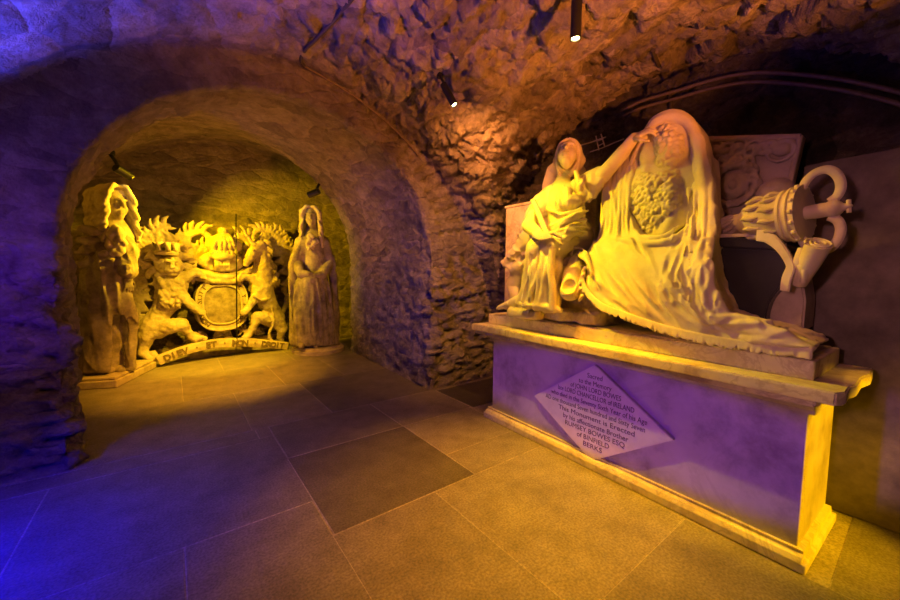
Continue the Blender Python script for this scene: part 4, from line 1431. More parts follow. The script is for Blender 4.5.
# shield within its garter
sc_, sr, su = Q2(222.5, 304.5, -.14), Q2(247, 304.5, -.14), Q2(222.5, 279, -.14)
RS, RU = sr[0] - sc_[0], su[2] - sc_[2]


def sq(s, z, p=2.7):
    return (np.abs((s - sc_[0]) / RS) ** p + np.abs((z - sc_[2]) / RU) ** p) ** (1 / p)


v = Vol((sc_[0] - RS - .08, -0.30, sc_[2] - RU - .12), (sc_[0] + RS + .08, 0.12, sc_[2] + RU + .1), 0.009)
b_lo, b_hi = (sc_[0] - RS, -.2, sc_[2] - RU), (sc_[0] + RS, .08, sc_[2] + RU)
v.fn(b_lo, b_hi, lambda X, Y, Z: np.maximum((sq(X, Z) - 0.74) * RU, np.maximum(-.13 - 0.05 * (1 - np.minimum(sq(X, Z), 1) ** 2) - Y, Y - .06)), 0)
v.rough(0.008, 9, 3)
shield = v.build('shield', M_DARKSTONE, arms, None, 'worn blank shield panel')
v = Vol((sc_[0] - RS - .08, -0.30, sc_[2] - RU - .14), (sc_[0] + RS + .08, 0.12, sc_[2] + RU + .1), 0.009)
v.fn(b_lo, b_hi, lambda X, Y, Z: np.maximum(np.maximum((sq(X, Z) - 1.0) * RU, (0.76 - sq(X, Z)) * RU), np.maximum(-.16 - Y, Y - .06)), 0)
for k in range(48):
    for rr in (1.0, 0.755):
        a = k * 2 * math.pi / 48; a2 = (k + 1) * 2 * math.pi / 48
        def sp(a):
            c, s = math.cos(a), math.sin(a); n_ = (abs(c) ** 2.7 + abs(s) ** 2.7) ** (-1 / 2.7) * rr
            return np.array([sc_[0] + RS * n_ * c, -.17, sc_[2] + RU * n_ * s])
        v.cap(sp(a), sp(a2), .016, None, .004)
v.rough(0.007, 12, 4)
GP, GQ = v.raw()
TV, TF, o0 = [GP], [tuple(int(i) for i in q) for q in GQ], len(GP); nrib = len(GQ)
word = 'HONI SOIT QVI MAL Y PENSE'
for i, ch in enumerate(word):
    if ch == ' ': continue
    a = math.pi * 1.28 - i / (len(word) - 1) * math.pi * 1.56
    c, s = math.cos(a), math.sin(a); n_ = (abs(c) ** 2.7 + abs(s) ** 2.7) ** (-1 / 2.7) * 0.875
    V, F = text_mesh(ch, 0.105, 0.006, bold=0.003)
    V[:, 0] *= 0.9
    ph = math.atan2(s / RU, c / RS) - math.pi / 2
    V = np.stack([sc_[0] + RS * n_ * c + V[:, 0] * math.cos(ph) - V[:, 1] * math.sin(ph), -.162 - V[:, 2], sc_[2] + RU * n_ * s + V[:, 0] * math.sin(ph) + V[:, 1] * math.cos(ph)], 1)
    TV.append(V); TF += [tuple(j + o0 for j in f) for f in F]; o0 += len(V)
garter = mk('garter', np.concatenate(TV), TF, M_LIME, arms, True)
garter.data.materials.append(M_LETTER)
for p in garter.data.polygons: p.material_index = int(p.index >= nrib)

# barred helm and crown above the shield
v = Vol((0.34, -0.36, 1.15), (1.22, 0.2, 2.15), HA)
v.ell(Q2(222, 262, -.12), (.30, .17, .17), None, .02)
v.ell(Q2(222, 265, -.27), (.20, .10, .10), None, .015, 's')
for i in range(6):
    x = 215.5 + 2.7 * i
    v.chain(qs([(x, 259, -.26), (x, 265, -.29), (x, 270, -.25)]), .02, .006)
v.chain(qs([(211, 256, -.24), (222, 257, -.3), (234, 256, -.24)]), .045, .01, sub=3)
v.ell(Q2(224, 245, -.12), (.24, .15, .15), None, .02)
for x0, x1 in [(213, 219), (219, 221.5), (225, 223.5), (231, 226), (236, 228)]:
    v.chain(qs([(x0, 252, -.24), ((x0 * 1.3 + x1) / 2.3, 242, -.28), (x1, 236, -.14)]), .036, .008, sub=3)
v.ell(Q2(223, 231, -.1), (.07, .07, .06), None, .01)
for i in range(7):
    v.ell(Q2(212 + 4 * i, 252.5, -.27), (.03, .03, .03), None, .006)
v.rough(0.018, 17, 9, 4)
v.build('crowned_helm', M_LIME, arms)

# leafy mantling
v = Vol((-0.62, -0.3, 0.25), (1.9, 0.26, 2.35), 0.0115)
def leaf(p0, a0, L, w, bend):
    q, rr, an = [np.array(p0, float)], [w * .5], [a0]
    a = a0
    for j in range(9):
        a += bend * (0.4 + 0.28 * j) / 2.2
        q.append(q[-1] + np.array([math.cos(a), -0.012 * math.sin(j), math.sin(a)]) * L / 9)
        rr.append(w * (.85 - 0.05 * j)); an.append(a)
    v.chain(q, rr, 0.010)
    for j in range(1, 9):      # lobes of the leaf either side
        for sd in (-1, 1):
            d = np.array([math.cos(an[j] + sd * 1.0), -.35, math.sin(an[j] + sd * 1.0)])
            v.chain([q[j], q[j] + d * w * 1.15, q[j] + d * w * 1.5 + np.array([math.cos(an[j]), 0, math.sin(an[j])]) * w * .7], [w * .5, w * .42, w * .2], .005)
    v.chain([p + np.array([0, -w * .95, 0]) for p in q[1:-1]], w * .2, 0.004, 's')
for (px, py, a, L, w, b) in [(178, 256, 2.4, .55, .07, .35), (186, 256, 1.9, .60, .07, -.4), (192, 262, 2.0, .7, .075, .33), (198, 262, 1.6, .55, .07, -.45), (206, 262, 1.9, .45, .065, .5), (180, 262, 2.9, .6, .06, -.35),
                             (160, 258, 2.2, .6, .07, -.35), (154, 262, 2.8, .5, .065, -.4), (150, 270, 2.9, .35, .06, .5), (170, 250, 2.0, .45, .065, .45), (166, 246, 1.5, .4, .06, .5),
                             (238, 262, 1.2, .55, .07, -.4), (246, 262, 1.0, .6, .07, .38), (254, 256, 1.0, .6, .07, -.35), (262, 246, 1.1, .5, .07, -.4), (272, 256, .7, .55, .07, .35), (276, 262, .2, .5, .065, .4), (270, 246, 1.4, .45, .065, .4),
                             (280, 272, .4, .35, .06, -.5), (282, 284, .1, .35, .055, .5),
                             (206, 278, 2.9, .5, .05, -.3), (214, 279, .2, .35, .05, .4), (238, 279, .1, .4, .05, -.35), (230, 276, 2.9, .35, .05, .4), (222, 276, 0.0, .35, .05, -.3), (200, 272, .3, .4, .05, .3), (226, 272, .2, .5, .05, -.2),
                             (150, 298, 2.8, .4, .06, .45), (146, 310, 2.7, .3, .06, -.5), (148, 290, 2.4, .35, .05, -.5), (151, 318, 3.2, .3, .055, .5),
                             (206, 336, 2.6, .3, .045, .6), (214, 338, .6, .3, .045, .5), (232, 338, 2.5, .3, .045, -.5), (242, 340, .5, .3, .045, .6), (196, 344, 2.6, .25, .045, .6), (254, 340, .6, .25, .045, .6)]:
    leaf(Q2(px, py, -.02), a, L, w, b)
v.chain(qs([(186, 268, -.1), (205, 274, -.16), (222, 277, -.18), (240, 274, -.16), (256, 268, -.1)]), .06, .02, sub=4)
v.chain(qs([(190, 275, -.1), (207, 280, -.17), (222, 281, -.19), (238, 280, -.17), (252, 274, -.1)]), .045, .02, sub=4)
v.rough(0.022, 15, 13, 4)
v.build('mantling', M_LIME, arms)

# motto ribbon
rp, _ = spline([np.array(p, float) for p in [(158, 361), (170, 356), (185, 350.5), (204, 345.5), (222, 343), (240, 342.5), (256, 343), (272, 344.5), (287, 346)]], [0] * 9, 6)
cen = [Q2(p[0], p[1], -.25) for p in rp]
V, F = [], []
hh = 0.062
for i, c in enumerate(cen):
    t = unit(cen[min(i + 1, len(cen) - 1)] - cen[max(i - 1, 0)]); nrm = np.array([-t[2], 0, t[0]])
    bow = 0.02
    for (u, d) in [(hh, -.02), (hh * .9, -.035), (0, -.035 - bow * .4), (-hh * .9, -.035), (-hh, -.02), (-hh, .06), (hh, .06)]:
        V.append(c + nrm * u + np.array([0, d, 0]))
n = len(cen)
for i in range(n - 1):
    for k in range(7):
        F.append((i * 7 + k, i * 7 + (k + 1) % 7, (i + 1) * 7 + (k + 1) % 7, (i + 1) * 7 + k))
F.append(tuple(range(7))[::-1]); F.append(tuple((n - 1) * 7 + k for k in range(7)))
TV, TF, o0 = [np.array(V)], list(F), len(V); nrib = len(F)
word = 'DIEV · ET · MON · DROIT'
acc = np.concatenate([[0], np.cumsum([np.linalg.norm(b - a) for a, b in zip(cen, cen[1:])])])
for i, ch in enumerate(word):
    if ch == ' ': continue
    d = acc[-1] * (0.06 + 0.88 * i / (len(word) - 1))
    j = int(np.searchsorted(acc, d)) - 1; f = (d - acc[j]) / (acc[j + 1] - acc[j])
    p = cen[j] * (1 - f) + cen[j + 1] * f; t = unit(cen[j + 1] - cen[j]); nrm = np.array([-t[2], 0, t[0]])
    V, Fc = text_mesh(ch, 0.115, 0.008, bold=0.004)
    V = p + np.array([0, -.046, 0]) + V[:, :1] * 1.0 * t + V[:, 1:2] * nrm - V[:, 2:3] * np.array([0, 1, 0])
    TV.append(V); TF += [tuple(k + o0 for k in ff) for ff in Fc]; o0 += len(V)
ribbon = mk('motto_ribbon', np.concatenate(TV), TF, M_LIME, arms)
ribbon.data.materials.append(M_LETTER)
for p in ribbon.data.polygons: p.material_index = int(p.index >= nrib)
m = MB()
m.tube([Q2(157, 360, -.18), Q2(152, 353, -.16), Q2(148, 354, -.14), Q2(147, 359, -.14)], [.05, .05, .045, .03], 10)
m.build('ribbon_scroll', M_LIME, arms, True)
m = MB(); a, b = Q2(170, 357, .0), Q2(284, 347, .0)
m.box((a[0], -.02, 0.0), (b[0], .10, 0.16), 0.01)
m.box((a[0] + .2, -.0, 0.16), (b[0] - .1, .08, 0.24), 0.01)
m.build('base_board', M_DARKSTONE, arms, False, None, 'dark base block hidden below the ribbon')

# ================================================================== the two figures beside the arms
def curls(v, c, rad, n, seed, r0=0.03, r1=0.05, depth=0.06, box=None):
    r_ = random.Random(seed)
    for i in range(n):
        p = np.array(c) + np.array([r_.uniform(-1, 1) * rad[0], r_.uniform(-1, .6) * rad[1], r_.uniform(-1, 1) * rad[2]])
        w = r_.uniform(-.02, .02)
        v.chain([p, p + np.array([w, -.01, -.04]), p + np.array([-w, 0, -.085])], [r_.uniform(r0, r1), r0, r0 * .6], 0.01)


def wig(v, hc, f, s, length, flare, seed, top=0.0):
    """long curled hair about a head: crown, then locks down both sides; face left open"""
    M = frame(f); r_ = random.Random(seed)
    W = lambda a, b, d: hc + s * (M @ np.array([a, b, d]))
    for sd in (-1, 1):
        v.ell(W(sd * .045, -.03, .06 + top), np.array((.062, .085, .075)) * s, M, .02)
    v.ell(W(0, -.05, -.01), np.array((.085, .065, .11)) * s, M, .02)
    v.ell(W(0, .13, -.035), np.array((.074, .095, .115)) * s, M, .012, 's')
    n = 22
    for sd in (-1, 1):
        for i in range(n):
            t = i / (n - 1)
            b0 = .085 - .23 * t
            L = length * r_.uniform(.75, 1.05)
            q, rr = [W(sd * .015, b0 * .9 - .01, .125 + top - .05 * t), W(sd * .05, b0, .125 + top - .04 * t), W(sd * .085, b0, .08 + top * .5)], [.016, .020, .021]
            for j in range(9):
                u = j / 8
                ph = i * 1.7 + j * 1.9
                q.append(W(sd * (.098 + flare * u + .014 * math.sin(ph)), b0 * (1 - .2 * u) + .03 * u + .014 * math.cos(ph), .06 - L * u))
                rr.append(.022 - .008 * u + .004 * math.sin(ph))
            v.chain(q, [x * s for x in rr], .005, sub=2)


def T5(lst, y0):
    return [PY(p[0], p[1], y0 + (p[2] if len(p) > 2 else 0)) for p in lst]


# ---- left figure
st = thing('bewigged_man_statue', 'tall robed stone man with long curly wig and bent arm left of the royal arms', 'statue', (-0.6, 5.85, 0.12))
y0 = 5.85
v = Vol((-1.1, 5.35, 0.11), (-0.1, 6.3, 2.36), 0.0115)
hc = PY(113, 204, y0 - .06)
hfd = (0.62, -0.78, -0.02)
carve_head(v, hc, hfd, 1.38)
v.chain(T5([(112, 214, 0), (111, 226, 0)], y0), [.09, .12], .04)
v.chain(T5([(110, 236, 0), (109, 256, 0), (107, 280, 0)], y0), [.22, .21, .20], .06)
v.chain(T5([(104, 236, -.03), (98, 254, -.1), (108, 264, -.24)], y0), [.11, .09, .075], .04)
v.chain(T5([(120, 236, 0), (126, 252, -.05), (126, 266, -.24), (127, 279, -.28)], y0), [.11, .09, .07, .05], .04)
wr = PY(127, 277, y0 - .27)
carve_hand(v, wr, (0.12, -0.15, -1), (.7, -.7, 0), 1.35, .45, -1)
for (x0, x1) in [(117, 118), (104, 106)]:
    v.chain(T5([(x0, 300, -.02), (x0 + 1, 336, -.06), (x1, 364, -.02)], y0), [.12, .095, .07], .03)
    v.chain(T5([(x1, 368, -.06), (x1 + 3, 371, -.2)], y0), [.075, .05], .02)
v.rough(0.008, 12, 3)
v.build('body', M_DARKSTONE, st)
v = Vol((-1.12, 5.3, 0.11), (-0.1, 6.3, 2.0), 0.0125)
v.chain(T5([(107, 246, .02), (107, 275, .02), (106, 310, .04), (103, 366, .06)], y0), [.23, .22, .25, .27], .06)
for k, L in enumerate([[(108, 234), (94, 232), (82, 229)], [(107, 240), (93, 241), (80, 240)], [(107, 246), (92, 250), (80, 252)], [(106, 252), (94, 259), (83, 264)]]):
    v.chain(T5([(p[0], p[1], -.22) for p in L], y0), [.05, .062, .05], .006, sub=4)
r_ = random.Random(4)
for i in range(13):
    t = i / 12
    xa, xb = 90 + 36 * t, 84 + 46 * t
    w = r_.uniform(-3, 3); d = -.20 - .10 * math.sin(math.pi * t)
    if 0.5 < t < .95: xb_, yb_ = xb, 318 - 10 * t
    else: xb_, yb_ = xb, 368
    v.chain(T5([(xa, 258 + 6 * math.sin(i), d), ((xa + xb) / 2 + w, 290, d - .03), (xb - w, 330 if yb_ > 330 else 306, d - .01), (xb_, yb_, d + .02)], y0), [.04, .055, .06, .055], .006, sub=4)
v.chain(T5([(118, 296, -.2), (128, 306, -.22), (135, 318, -.2)], y0), [.07, .06, .03], .02)
v.chain(T5([(121, 292, -.15), (124, 308, -.2), (123, 322, -.2)], y0), [.06, .06, .05], .02)
v.chain(T5([(118, 236, -.08), (127, 250, -.16), (126, 262, -.24), (126.5, 272, -.27)], y0), [.11, .105, .095, .10], .015, sub=3)
for q in (266, 271): v.chain(T5([(120, q, -.30), (126, q + 1.5, -.38), (132, q, -.28)], y0), [.024, .028, .024], .006, sub=3)
for i in range(5): v.chain(T5([(118 + 2.5 * i, 272, -.24), (117.5 + 3 * i, 278, -.25)], y0), [.03, .02], .008)
v.pleat((-1.1, 5.3, .12), (-.1, 6.3, 1.6), lambda x, y, z: ((x + .10 * z) * 9, y * 8, z * 1.3), .028, .6, 31)
v.pleat((-1.1, 5.3, 1.2), (-.5, 6.3, 1.95), lambda x, y, z: ((z - .3 * x) * 15, y * 6, x * 3), .018, .6, 32)
v.rough(0.008, 14, 5)
v.build('robe', M_DARKSTONE, st)
v = Vol((-0.95, 5.35, 1.3), (-0.15, 6.2, 2.38), 0.0105)
wig(v, hc, hfd, 1.32, .40, .04, 3, .03)
v.rough(0.006, 14, 7)
v.build('wig', M_LIME, st)
v = Vol((-0.85, 5.3, 1.25), (-0.15, 6.0, 2.0), 0.0105)
for i in range(20):
    p = PY(108 + r_.uniform(0, 15), 226 + r_.uniform(0, 24), y0 - .25 + r_.uniform(-.03, .03))
    v.chain([p, p + np.array([r_.uniform(-.03, .03), -.02, -.05]), p + np.array([r_.uniform(-.04, .04), 0, -.10])], [.035, .04, .02], .01)
v.build('lace_cravat', M_LIME, st)
pl = thing('low_stone_plinth', 'low rectangular stone block under the robed figure left of the royal arms', 'plinth', (-0.67, 5.9, 0), rotz=R(-21), local=True)
m = MB(); m.box((-0.33, -0.45, 0), (0.33, 0.45, 0.085), 0.012); m.build('base_course', M_LIME, pl)
m = MB(); m.box((-0.31, -0.43, 0.085), (0.31, 0.43, 0.12), 0.012); m.build('top_course', M_LIME, pl)

# ---- right figure
st = thing('robed_figure_statue', 'tall robed stone figure with long hair and clasped hands right of the royal arms', 'statue', (1.84, 6.1, 0.1))
y0 = 6.1
v = Vol((1.3, 5.6, 0.1), (2.4, 6.5, 2.42), 0.0115)
hc = PY(311, 217, y0 - .05)
hfd = (-0.35, -0.93, -0.05)
carve_head(v, hc, hfd, 1.26)
v.chain(T5([(312, 226, 0), (312, 236, 0)], y0), [.09, .12], .04)
v.chain(T5([(312, 245, 0), (312, 262, 0), (313, 280, 0)], y0), [.21, .21, .20], .06)
v.chain(T5([(302, 243, -.05), (296, 262, -.08), (301, 274, -.24), (308, 274, -.30)], y0), [.11, .09, .07, .05], .04)
v.chain(T5([(323, 243, -.05), (329, 262, -.08), (322, 275, -.24), (314, 276, -.30)], y0), [.11, .09, .07, .05], .04)
carve_hand(v, PY(308, 273.5, y0 - .31), (.7, -.2, -.35), (-.2, -.9, .3), 1.2, .6, 1)
carve_hand(v, PY(315, 276, y0 - .29), (-.7, -.1, -.45), (-.2, -.9, .3), 1.2, .6, -1)
for x in (304, 319):
    v.chain(T5([(x, 335, -.15), (x - 1, 344, -.2), (x - 3, 346, -.33)], y0), [.09, .075, .045], .03)
v.rough(0.008, 12, 4)
v.build('body', M_DARKSTONE, st)
v = Vol((1.28, 5.6, 0.1), (2.42, 6.55, 2.05), 0.0125)
v.chain(T5([(312, 246, .03), (312, 270, .03), (313, 300, .03), (313, 341, .04)], y0), [.235, .225, .27, .30], .06)
r_ = random.Random(14)
for i in range(15):
    t = i / 14
    xa, xb = 300 + 24 * t, 294 + 41 * t
    w = r_.uniform(-1.5, 1.5); d = -.20 - .13 * math.sin(math.pi * t)
    v.chain(T5([(xa, 279, d), ((xa * 2 + xb) / 3 + w, 296, d - .02), ((xa + xb * 2) / 3 - w, 318, d - .03), (xb, 343, d + .0)], y0), [.035, .05, .05 + .02 * (i % 2), .055], .006, sub=4)
for i in range(5):   # cloak edges
    v.chain(T5([(301 - i * .8, 240 + 2 * i, -.1), (295 - i * .5, 262, -.12), (293 - i * .6, 300, -.12), (292 + .3 * i, 342, -.1 + .03 * i)], y0), [.05, .055, .05, .05], .006, sub=4)
    v.chain(T5([(323 + i * .8, 240 + 2 * i, -.1), (330 + i * .5, 262, -.1), (334 + i * .4, 300, -.1), (335 + .3 * i, 342, -.08 + .03 * i)], y0), [.05, .055, .055, .055], .006, sub=4)
v.pleat((1.3, 5.6, .12), (2.42, 6.5, 1.2), lambda x, y, z: ((x + .05 * z) * 11, y * 10, z * 1.3), .026, .6, 33)
v.pleat((1.3, 5.6, 1.2), (2.42, 6.5, 1.95), lambda x, y, z: ((x - .35 * z) * 11, y * 8, z * 2.2), .02, .6, 34)
v.rough(0.008, 14, 6)
v.build('robe', M_DARKSTONE, st)
v = Vol((1.45, 5.6, 1.35), (2.3, 6.45, 2.42), 0.0105)
wig(v, hc, hfd, 1.22, .46, .03, 8)
v.rough(0.006, 14, 8)
v.build('hair', M_LIME, st)
v = Vol((1.5, 5.5, 1.4), (2.2, 6.1, 2.0), 0.0105)
for i in range(22):
    p = PY(307 + r_.uniform(0, 9), 234 + r_.uniform(0, 13), y0 - .23 + r_.uniform(-.015, .015))
    v.chain([p, p + np.array([r_.uniform(-.03, .03), -.015, -.03]), p + np.array([r_.uniform(-.03, .03), 0, -.06])], [.024, .026, .014], .006)
v.build('lace_collar', M_LIME, st)
pl = thing('round_stone_base', 'low round stone base under the robed figure right of the royal arms', 'plinth', (1.88, 6.05, 0))
m = MB(); m.lathe((1.88, 6.05, 0), (1.88, 6.05, 1), [(0, .40), (.06, .41), (.075, .38), (.1, .37)], 40)
m.build('base_disc', M_LIME, pl, True)
m = MB(); m.lathe((1.88, 6.05, 0.1), (1.88, 6.05, 1), [(0, .35), (.01, .345)], 40)
m.build('top_disc', M_DARKSTONE, pl, True)
# ================================================================== lamps and cables
def tube_lamp(name, label, top, bot, r, mount, group=None):
    t = thing(name, label, 'spotlight', tuple(top), group)
    top, bot = np.array(top, float), np.array(bot, float)
    ax = unit(bot - top); L = np.linalg.norm(bot - top)
    m = MB(); m.lathe(top, bot, [(0, r * .85), (0.006, r), (L - 0.012, r), (L - .006, r * 1.03), (L, r * 1.03), (L + 1e-4, r * .8), (L - .01, r * .78)], 28)
    m.build('housing', M_BLACK, t, True)
    m = MB(); m.lathe(bot - ax * 0.009, bot, [(0, r * .74), (0.006, r * .5), (.008, r * .1)], 20)
    m.build('lens', M_LENS, t, True, None, 'glowing warm lens')
    m = MB()
    a = top + ax * L * .35
    m.tube([np.array(mount), (np.array(mount) + a) / 2 + np.array([0.0, 0, 0.01]), a], [r * .4, r * .4, r * .4], 8)
    m.tube([np.array(mount) + np.array([0, 0, .03]), np.array(mount) - np.array([0, 0, .012])], r * 1.0, 16)
    m.build('bracket', M_BLACK, t, True)
    return t


LAMP_A = PZ(575.5, 39, 2.55)
top_a = LAMP_A + np.array([0.0, 0.0, 0.26])
tube_lamp('ceiling_spotlight', 'black tube spotlight hanging from the vault, lit, above the tomb end', top_a, LAMP_A, 0.028, top_a + np.array([0.02, 0, 0.03]))
LAMP_B = PX(454.5, 105, 1.66)
top_b = PX(443, 84, 1.60)
mnt_b = on_shell(440, 76, 0.0)
tube_lamp('angled_spotlight', 'black angled spotlight fixed to the vault beside the arch, aimed at the statues', top_b, LAMP_B, 0.026, mnt_b)
ALC_R = PY(314, 193, 5.6)
tube_lamp('alcove_spotlight', 'small black spotlight high on the alcove vault above the right figure', ALC_R + np.array([0.06, -0.05, 0.03]), ALC_R + np.array([-0.06, 0.06, -0.03]), 0.045, ALC_R + np.array([.10, .0, .18]))
ALC_L = PY(123, 172, 5.5)
tube_lamp('alcove_spotlight', 'small black spotlight high on the alcove vault above the left figure', ALC_L + np.array([-0.06, -0.05, 0.03]), ALC_L + np.array([0.06, 0.06, -0.03]), 0.045, ALC_L + np.array([-.10, .0, .18]))


def cable(name, label, pl, r, m, cat='cable', off=0.012, group=None, sub=6):
    q, _ = spline([on_shell(p[0], p[1], off) for p in pl], [0] * len(pl), sub)
    b = MB(); b.tube(q, r, 8)
    return tag(b.build(name, m, None, True), label, cat, group)


up = [(624, 110), (642, 101), (676, 91), (713, 80), (751, 73), (794, 74), (838, 79), (878, 87), (905, 94)]
def wall_cable(pl, name, label, r):
    q, _ = spline([PX(p[0], p[1], min(2.97, on_shell(*p, 0.0)[0] - .01)) for p in pl], [0] * len(pl), 6)
    b = MB(); b.tube(q, r, 8)
    return tag(b.build(name, M_CONDUIT, None, True), label, 'cable')
wall_cable(up, 'electric_cable', 'upper of two dull cables curving under the vault above the relief panel', .012)
wall_cable([(p[0], p[1] + 6 + 6 * i / 8) for i, p in enumerate(up)], 'electric_cable', 'lower of two dull cables curving under the vault above the relief panel', .012)
cable('hanging_cable', 'dark drooping cable stub on the vault above the medallion', [(653, 50), (657, 62), (664, 76), (669, 90), (671, 106), (669, 116)], .014, M_CABLE)
cable('vault_conduit', 'thin dark conduit running across the vault down onto the arch crown', [(354, -4), (336, 18), (318, 37), (305, 50), (301, 60), (304, 66)], .014, M_CABLE)
cable('arch_cable', 'thin brown cable following the outer curve of the arch', [(304, 66), (318, 74), (340, 87), (362, 102), (384, 120), (404, 139), (420, 157)], .010, M_CONDUIT)
c0_, c1_ = Q2(236.5, 255, -.33), Q2(237, 340, -.28)
b = MB()
def A2W(p): return AO + AE * p[0] + AN * p[1] + np.array([0, 0, p[2]])
b.tube([A2W(Q2(236, 214, .1)), A2W(Q2(236, 235, -.25)), A2W(c0_), A2W((c0_ + c1_) / 2), A2W(c1_)], .008, 8)
tag(b.build('dangling_wire', M_BLACK, None, True), 'thin black wire hanging in front of the royal arms', 'wire')

# pale wire bracket on the rock behind the woman
wb = thing('wire_bracket', 'small pale wire bracket on the rock between the veiled head and medallion', 'bracket', tuple(PX(600, 141, 2.9)))
def W9(l): return [PX(p[0], p[1], 2.9) for p in l]
m = MB(); m.tube(W9([(578, 146), (592, 142), (606, 137)]), .006, 6); m.tube(W9([(590, 152), (602, 148), (616, 142), (624, 139)]), .005, 6)
m.build('long_wire', M_WIRE, wb, True)
m = MB(); m.tube(W9([(596, 136), (599, 150)]), .006, 6); m.tube(W9([(601, 134), (605, 147)]), .006, 6); m.tube(W9([(597, 141), (603, 139)]), .005, 6); m.tube(W9([(598, 146), (604, 143)]), .005, 6)
m.build('rungs', M_WIRE, wb, True)
ROLLSIGN = 1
# ================================================================== light
WARM = (1.0, 0.34, 0.035)
GOLD = (1.0, 0.46, 0.010)
RUST = (1.0, 0.27, 0.035)


def spot(name, loc, aim, power, col, ang, blend=0.6, size=0.03):
    l = bpy.data.lights.new(name, 'SPOT')
    l.energy = power; l.color = col; l.spot_size = R(ang); l.spot_blend = blend; l.shadow_soft_size = size
    o = bpy.data.objects.new(name, l)
    o.location = loc
    o.rotation_euler = (Vector(aim) - Vector(loc)).to_track_quat('-Z', 'Y').to_euler()
    return link(o)


def point(name, loc, power, col, size=0.05):
    l = bpy.data.lights.new(name, 'POINT')
    l.energy = power; l.color = col; l.shadow_soft_size = size
    o = bpy.data.objects.new(name, l); o.location = loc
    return link(o)


spot('spot_over_tomb', LAMP_A - np.array([0, 0, 0.03]), (1.48, 1.38, 0), 400, (1.0, 0.37, 0.005), 64, 0.9)
spot('spot_on_statue', LAMP_B + np.array([0.02, -0.02, -0.03]), (2.22, 1.15, 0.98), 170.0, (1.0, 0.63, 0.0), 82, 1.0, 0.015)
spot('spot_on_rock', LAMP_B + np.array([0.02, -0.02, -0.02]), (2.7, 2.95, 1.8), 88.9, (1.000, 0.317, 0.0629), 115, 1.0, 0.02)
spot('spot_tomb_end', (2.3, -1.7, 1.5), (2.5, 0.3, 0.30), 472.9, (1.000, 0.489, 0.0000), 27, 0.6)
spot('vault_uplight', (1.4, -0.4, 1.5), (1.62, 1.10, 3.0), 560.0, (1.000, 0.258, 0.0350), 84, 1.0)
spot('alcove_lamp_right', ALC_R + np.array([-0.08, -0.06, -0.05]), (-0.3, 5.8, 1.85), 950.0, (1.000, 0.56, 0.01), 46, 0.8)
spot('alcove_lamp_left', ALC_L + np.array([0.08, 0.0, -0.05]), (1.30, 6.5, 1.75), 480.0, (1.000, 0.55, 0.0), 80, 0.9)
spot('alcove_arms_fill', (0.65, 4.5, 2.6), (0.50, 6.2, 0.35), 640, (1.000, 0.57, 0.01), 50, 0.9)  # added unseen light, brightens the lion and arms; no fixture stands here
BLUE = (0.025, 0.035, 1.0)
spot('blue_ceiling_wash', (-0.92, 3.05, 1.6), (-0.42, 2.2, 2.7), 320.0, (0.05, 0.05, 1.0), 100, 1.0, 0.1)
spot('blue_floor_wash', (-1.3, 2.1, 0.7), (-0.9, 2.3, 0), 179.8, (0.000, 0.000, 1.0000), 112, 1.0, 0.1)
spot('blue_pier_wash', (-1.4, 2.3, 1.0), (-0.95, 3.3, 1.3), 79.9, (0.119, 0.014, 1.0000), 75, 1.0, 0.1)
spot('blue_jamb_wash', (-1.3, 2.0, 0.6), (2.0, 3.9, 1.3), 144.8, (0.000, 0.000, 1.0000), 42, 0.8, 0.1)
spot('right_wall_fill', (-1.2, 0.3, 1.6), (2.9, 0.1, 1.3), 95.0, (1.0, 0.36, 0.36), 34, 1.0, 0.1)  # weak reddish fill added to lift the slate and mace undersides
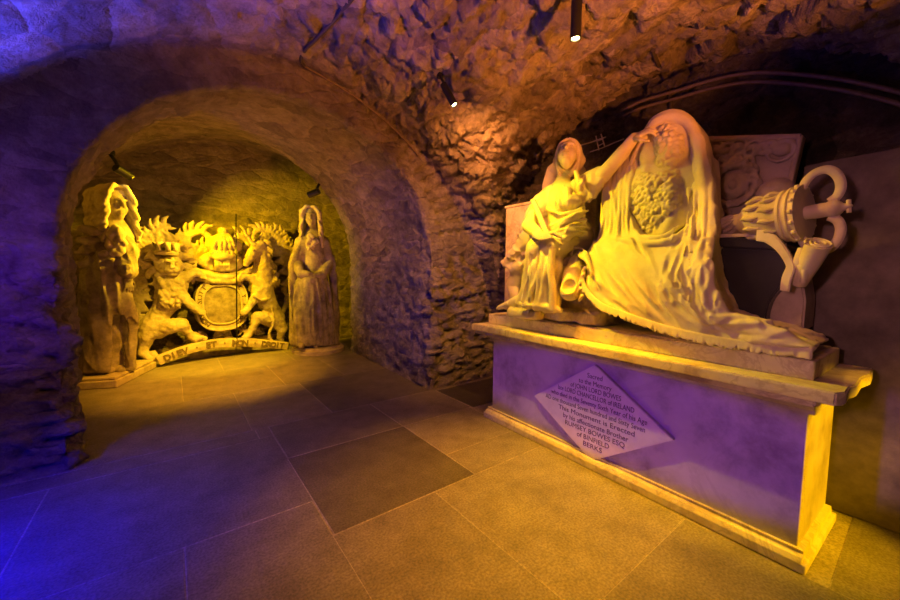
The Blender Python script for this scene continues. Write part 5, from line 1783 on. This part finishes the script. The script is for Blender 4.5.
o = spot('violet_tomb_fill', (-1.2, 1.2, 0.42), (2.17, 1.25, 0.42), 120.0, (0.30, 0.02, 1.0), 50, 0.35, 0.05)  # added tomb-front light, squashed flat so the carving above stays clear of it
o.scale = (1.0, 0.225, 1.0)

spot('pier_right_fill', (1.2, 0.8, 2.5), (2.5, 3.3, 1.1), 220.0, (1.000, 0.407, 0.0558), 50, 1.0)  # additional warm light for the right pier, without a fixture of its own
spot('alcove_soffit_fill', (1.9, 4.6, 0.3), (0.5, 5.0, 3.0), 121.8, (1.000, 0.342, 0.0505), 120, 1.0)  # additional light warming the alcove soffit, not a real uplighter
spot('alcove_floor_fill', (0.6, 4.2, 2.6), (0.45, 5.35, 0.0), 680.0, (1.0, 0.40, 0.012), 62, 1.0)  # made-up lamp, put in to brighten the alcove floor alone
spot('mace_fill', LAMP_A + np.array([0.02, -0.02, -0.03]), (2.5, 0.42, 1.35), 34.0, (1.0, 0.40, 0.03), 34, 0.9, 0.02)  # extra beam added at the ceiling lamp to bring up the mace and parchment
spot('pier_left_fill', (-0.3, 0.6, 2.3), (-0.8, 3.3, 1.0), 30.0, (1.0, 0.30, 0.2), 46, 1.0)  # faint warm fill added for the left pier, no lamp hangs there
w = bpy.data.worlds.new('World'); SC.world = w
w.use_nodes = True
w.node_tree.nodes['Background'].inputs[0].default_value = (0.01, 0.008, 0.02, 1)
w.node_tree.nodes['Background'].inputs[1].default_value = 0.3

# ================================================================== camera
cd = bpy.data.cameras.new('Camera')
cam = link(bpy.data.objects.new('Camera', cd))
cd.sensor_width = 36.0
cd.lens = 36.0 * FPX / 900
cd.clip_start = 0.02
fwd = Vector((math.sin(-YAW) * math.cos(PITCH), math.cos(YAW) * math.cos(PITCH), -math.sin(PITCH)))
q = fwd.to_track_quat('-Z', 'Y')
cam.rotation_euler = (q.to_matrix() @ Matrix.Rotation(ROLLSIGN * ROLL, 3, 'Z')).to_euler()
cam.location = tuple(CAM)
SC.camera = cam
SC.view_settings.view_transform = 'Standard'
SC.view_settings.look = 'None'
SC.view_settings.gamma = 1.0
SC.view_settings.exposure = 0.2
SC.view_settings.use_curve_mapping = False
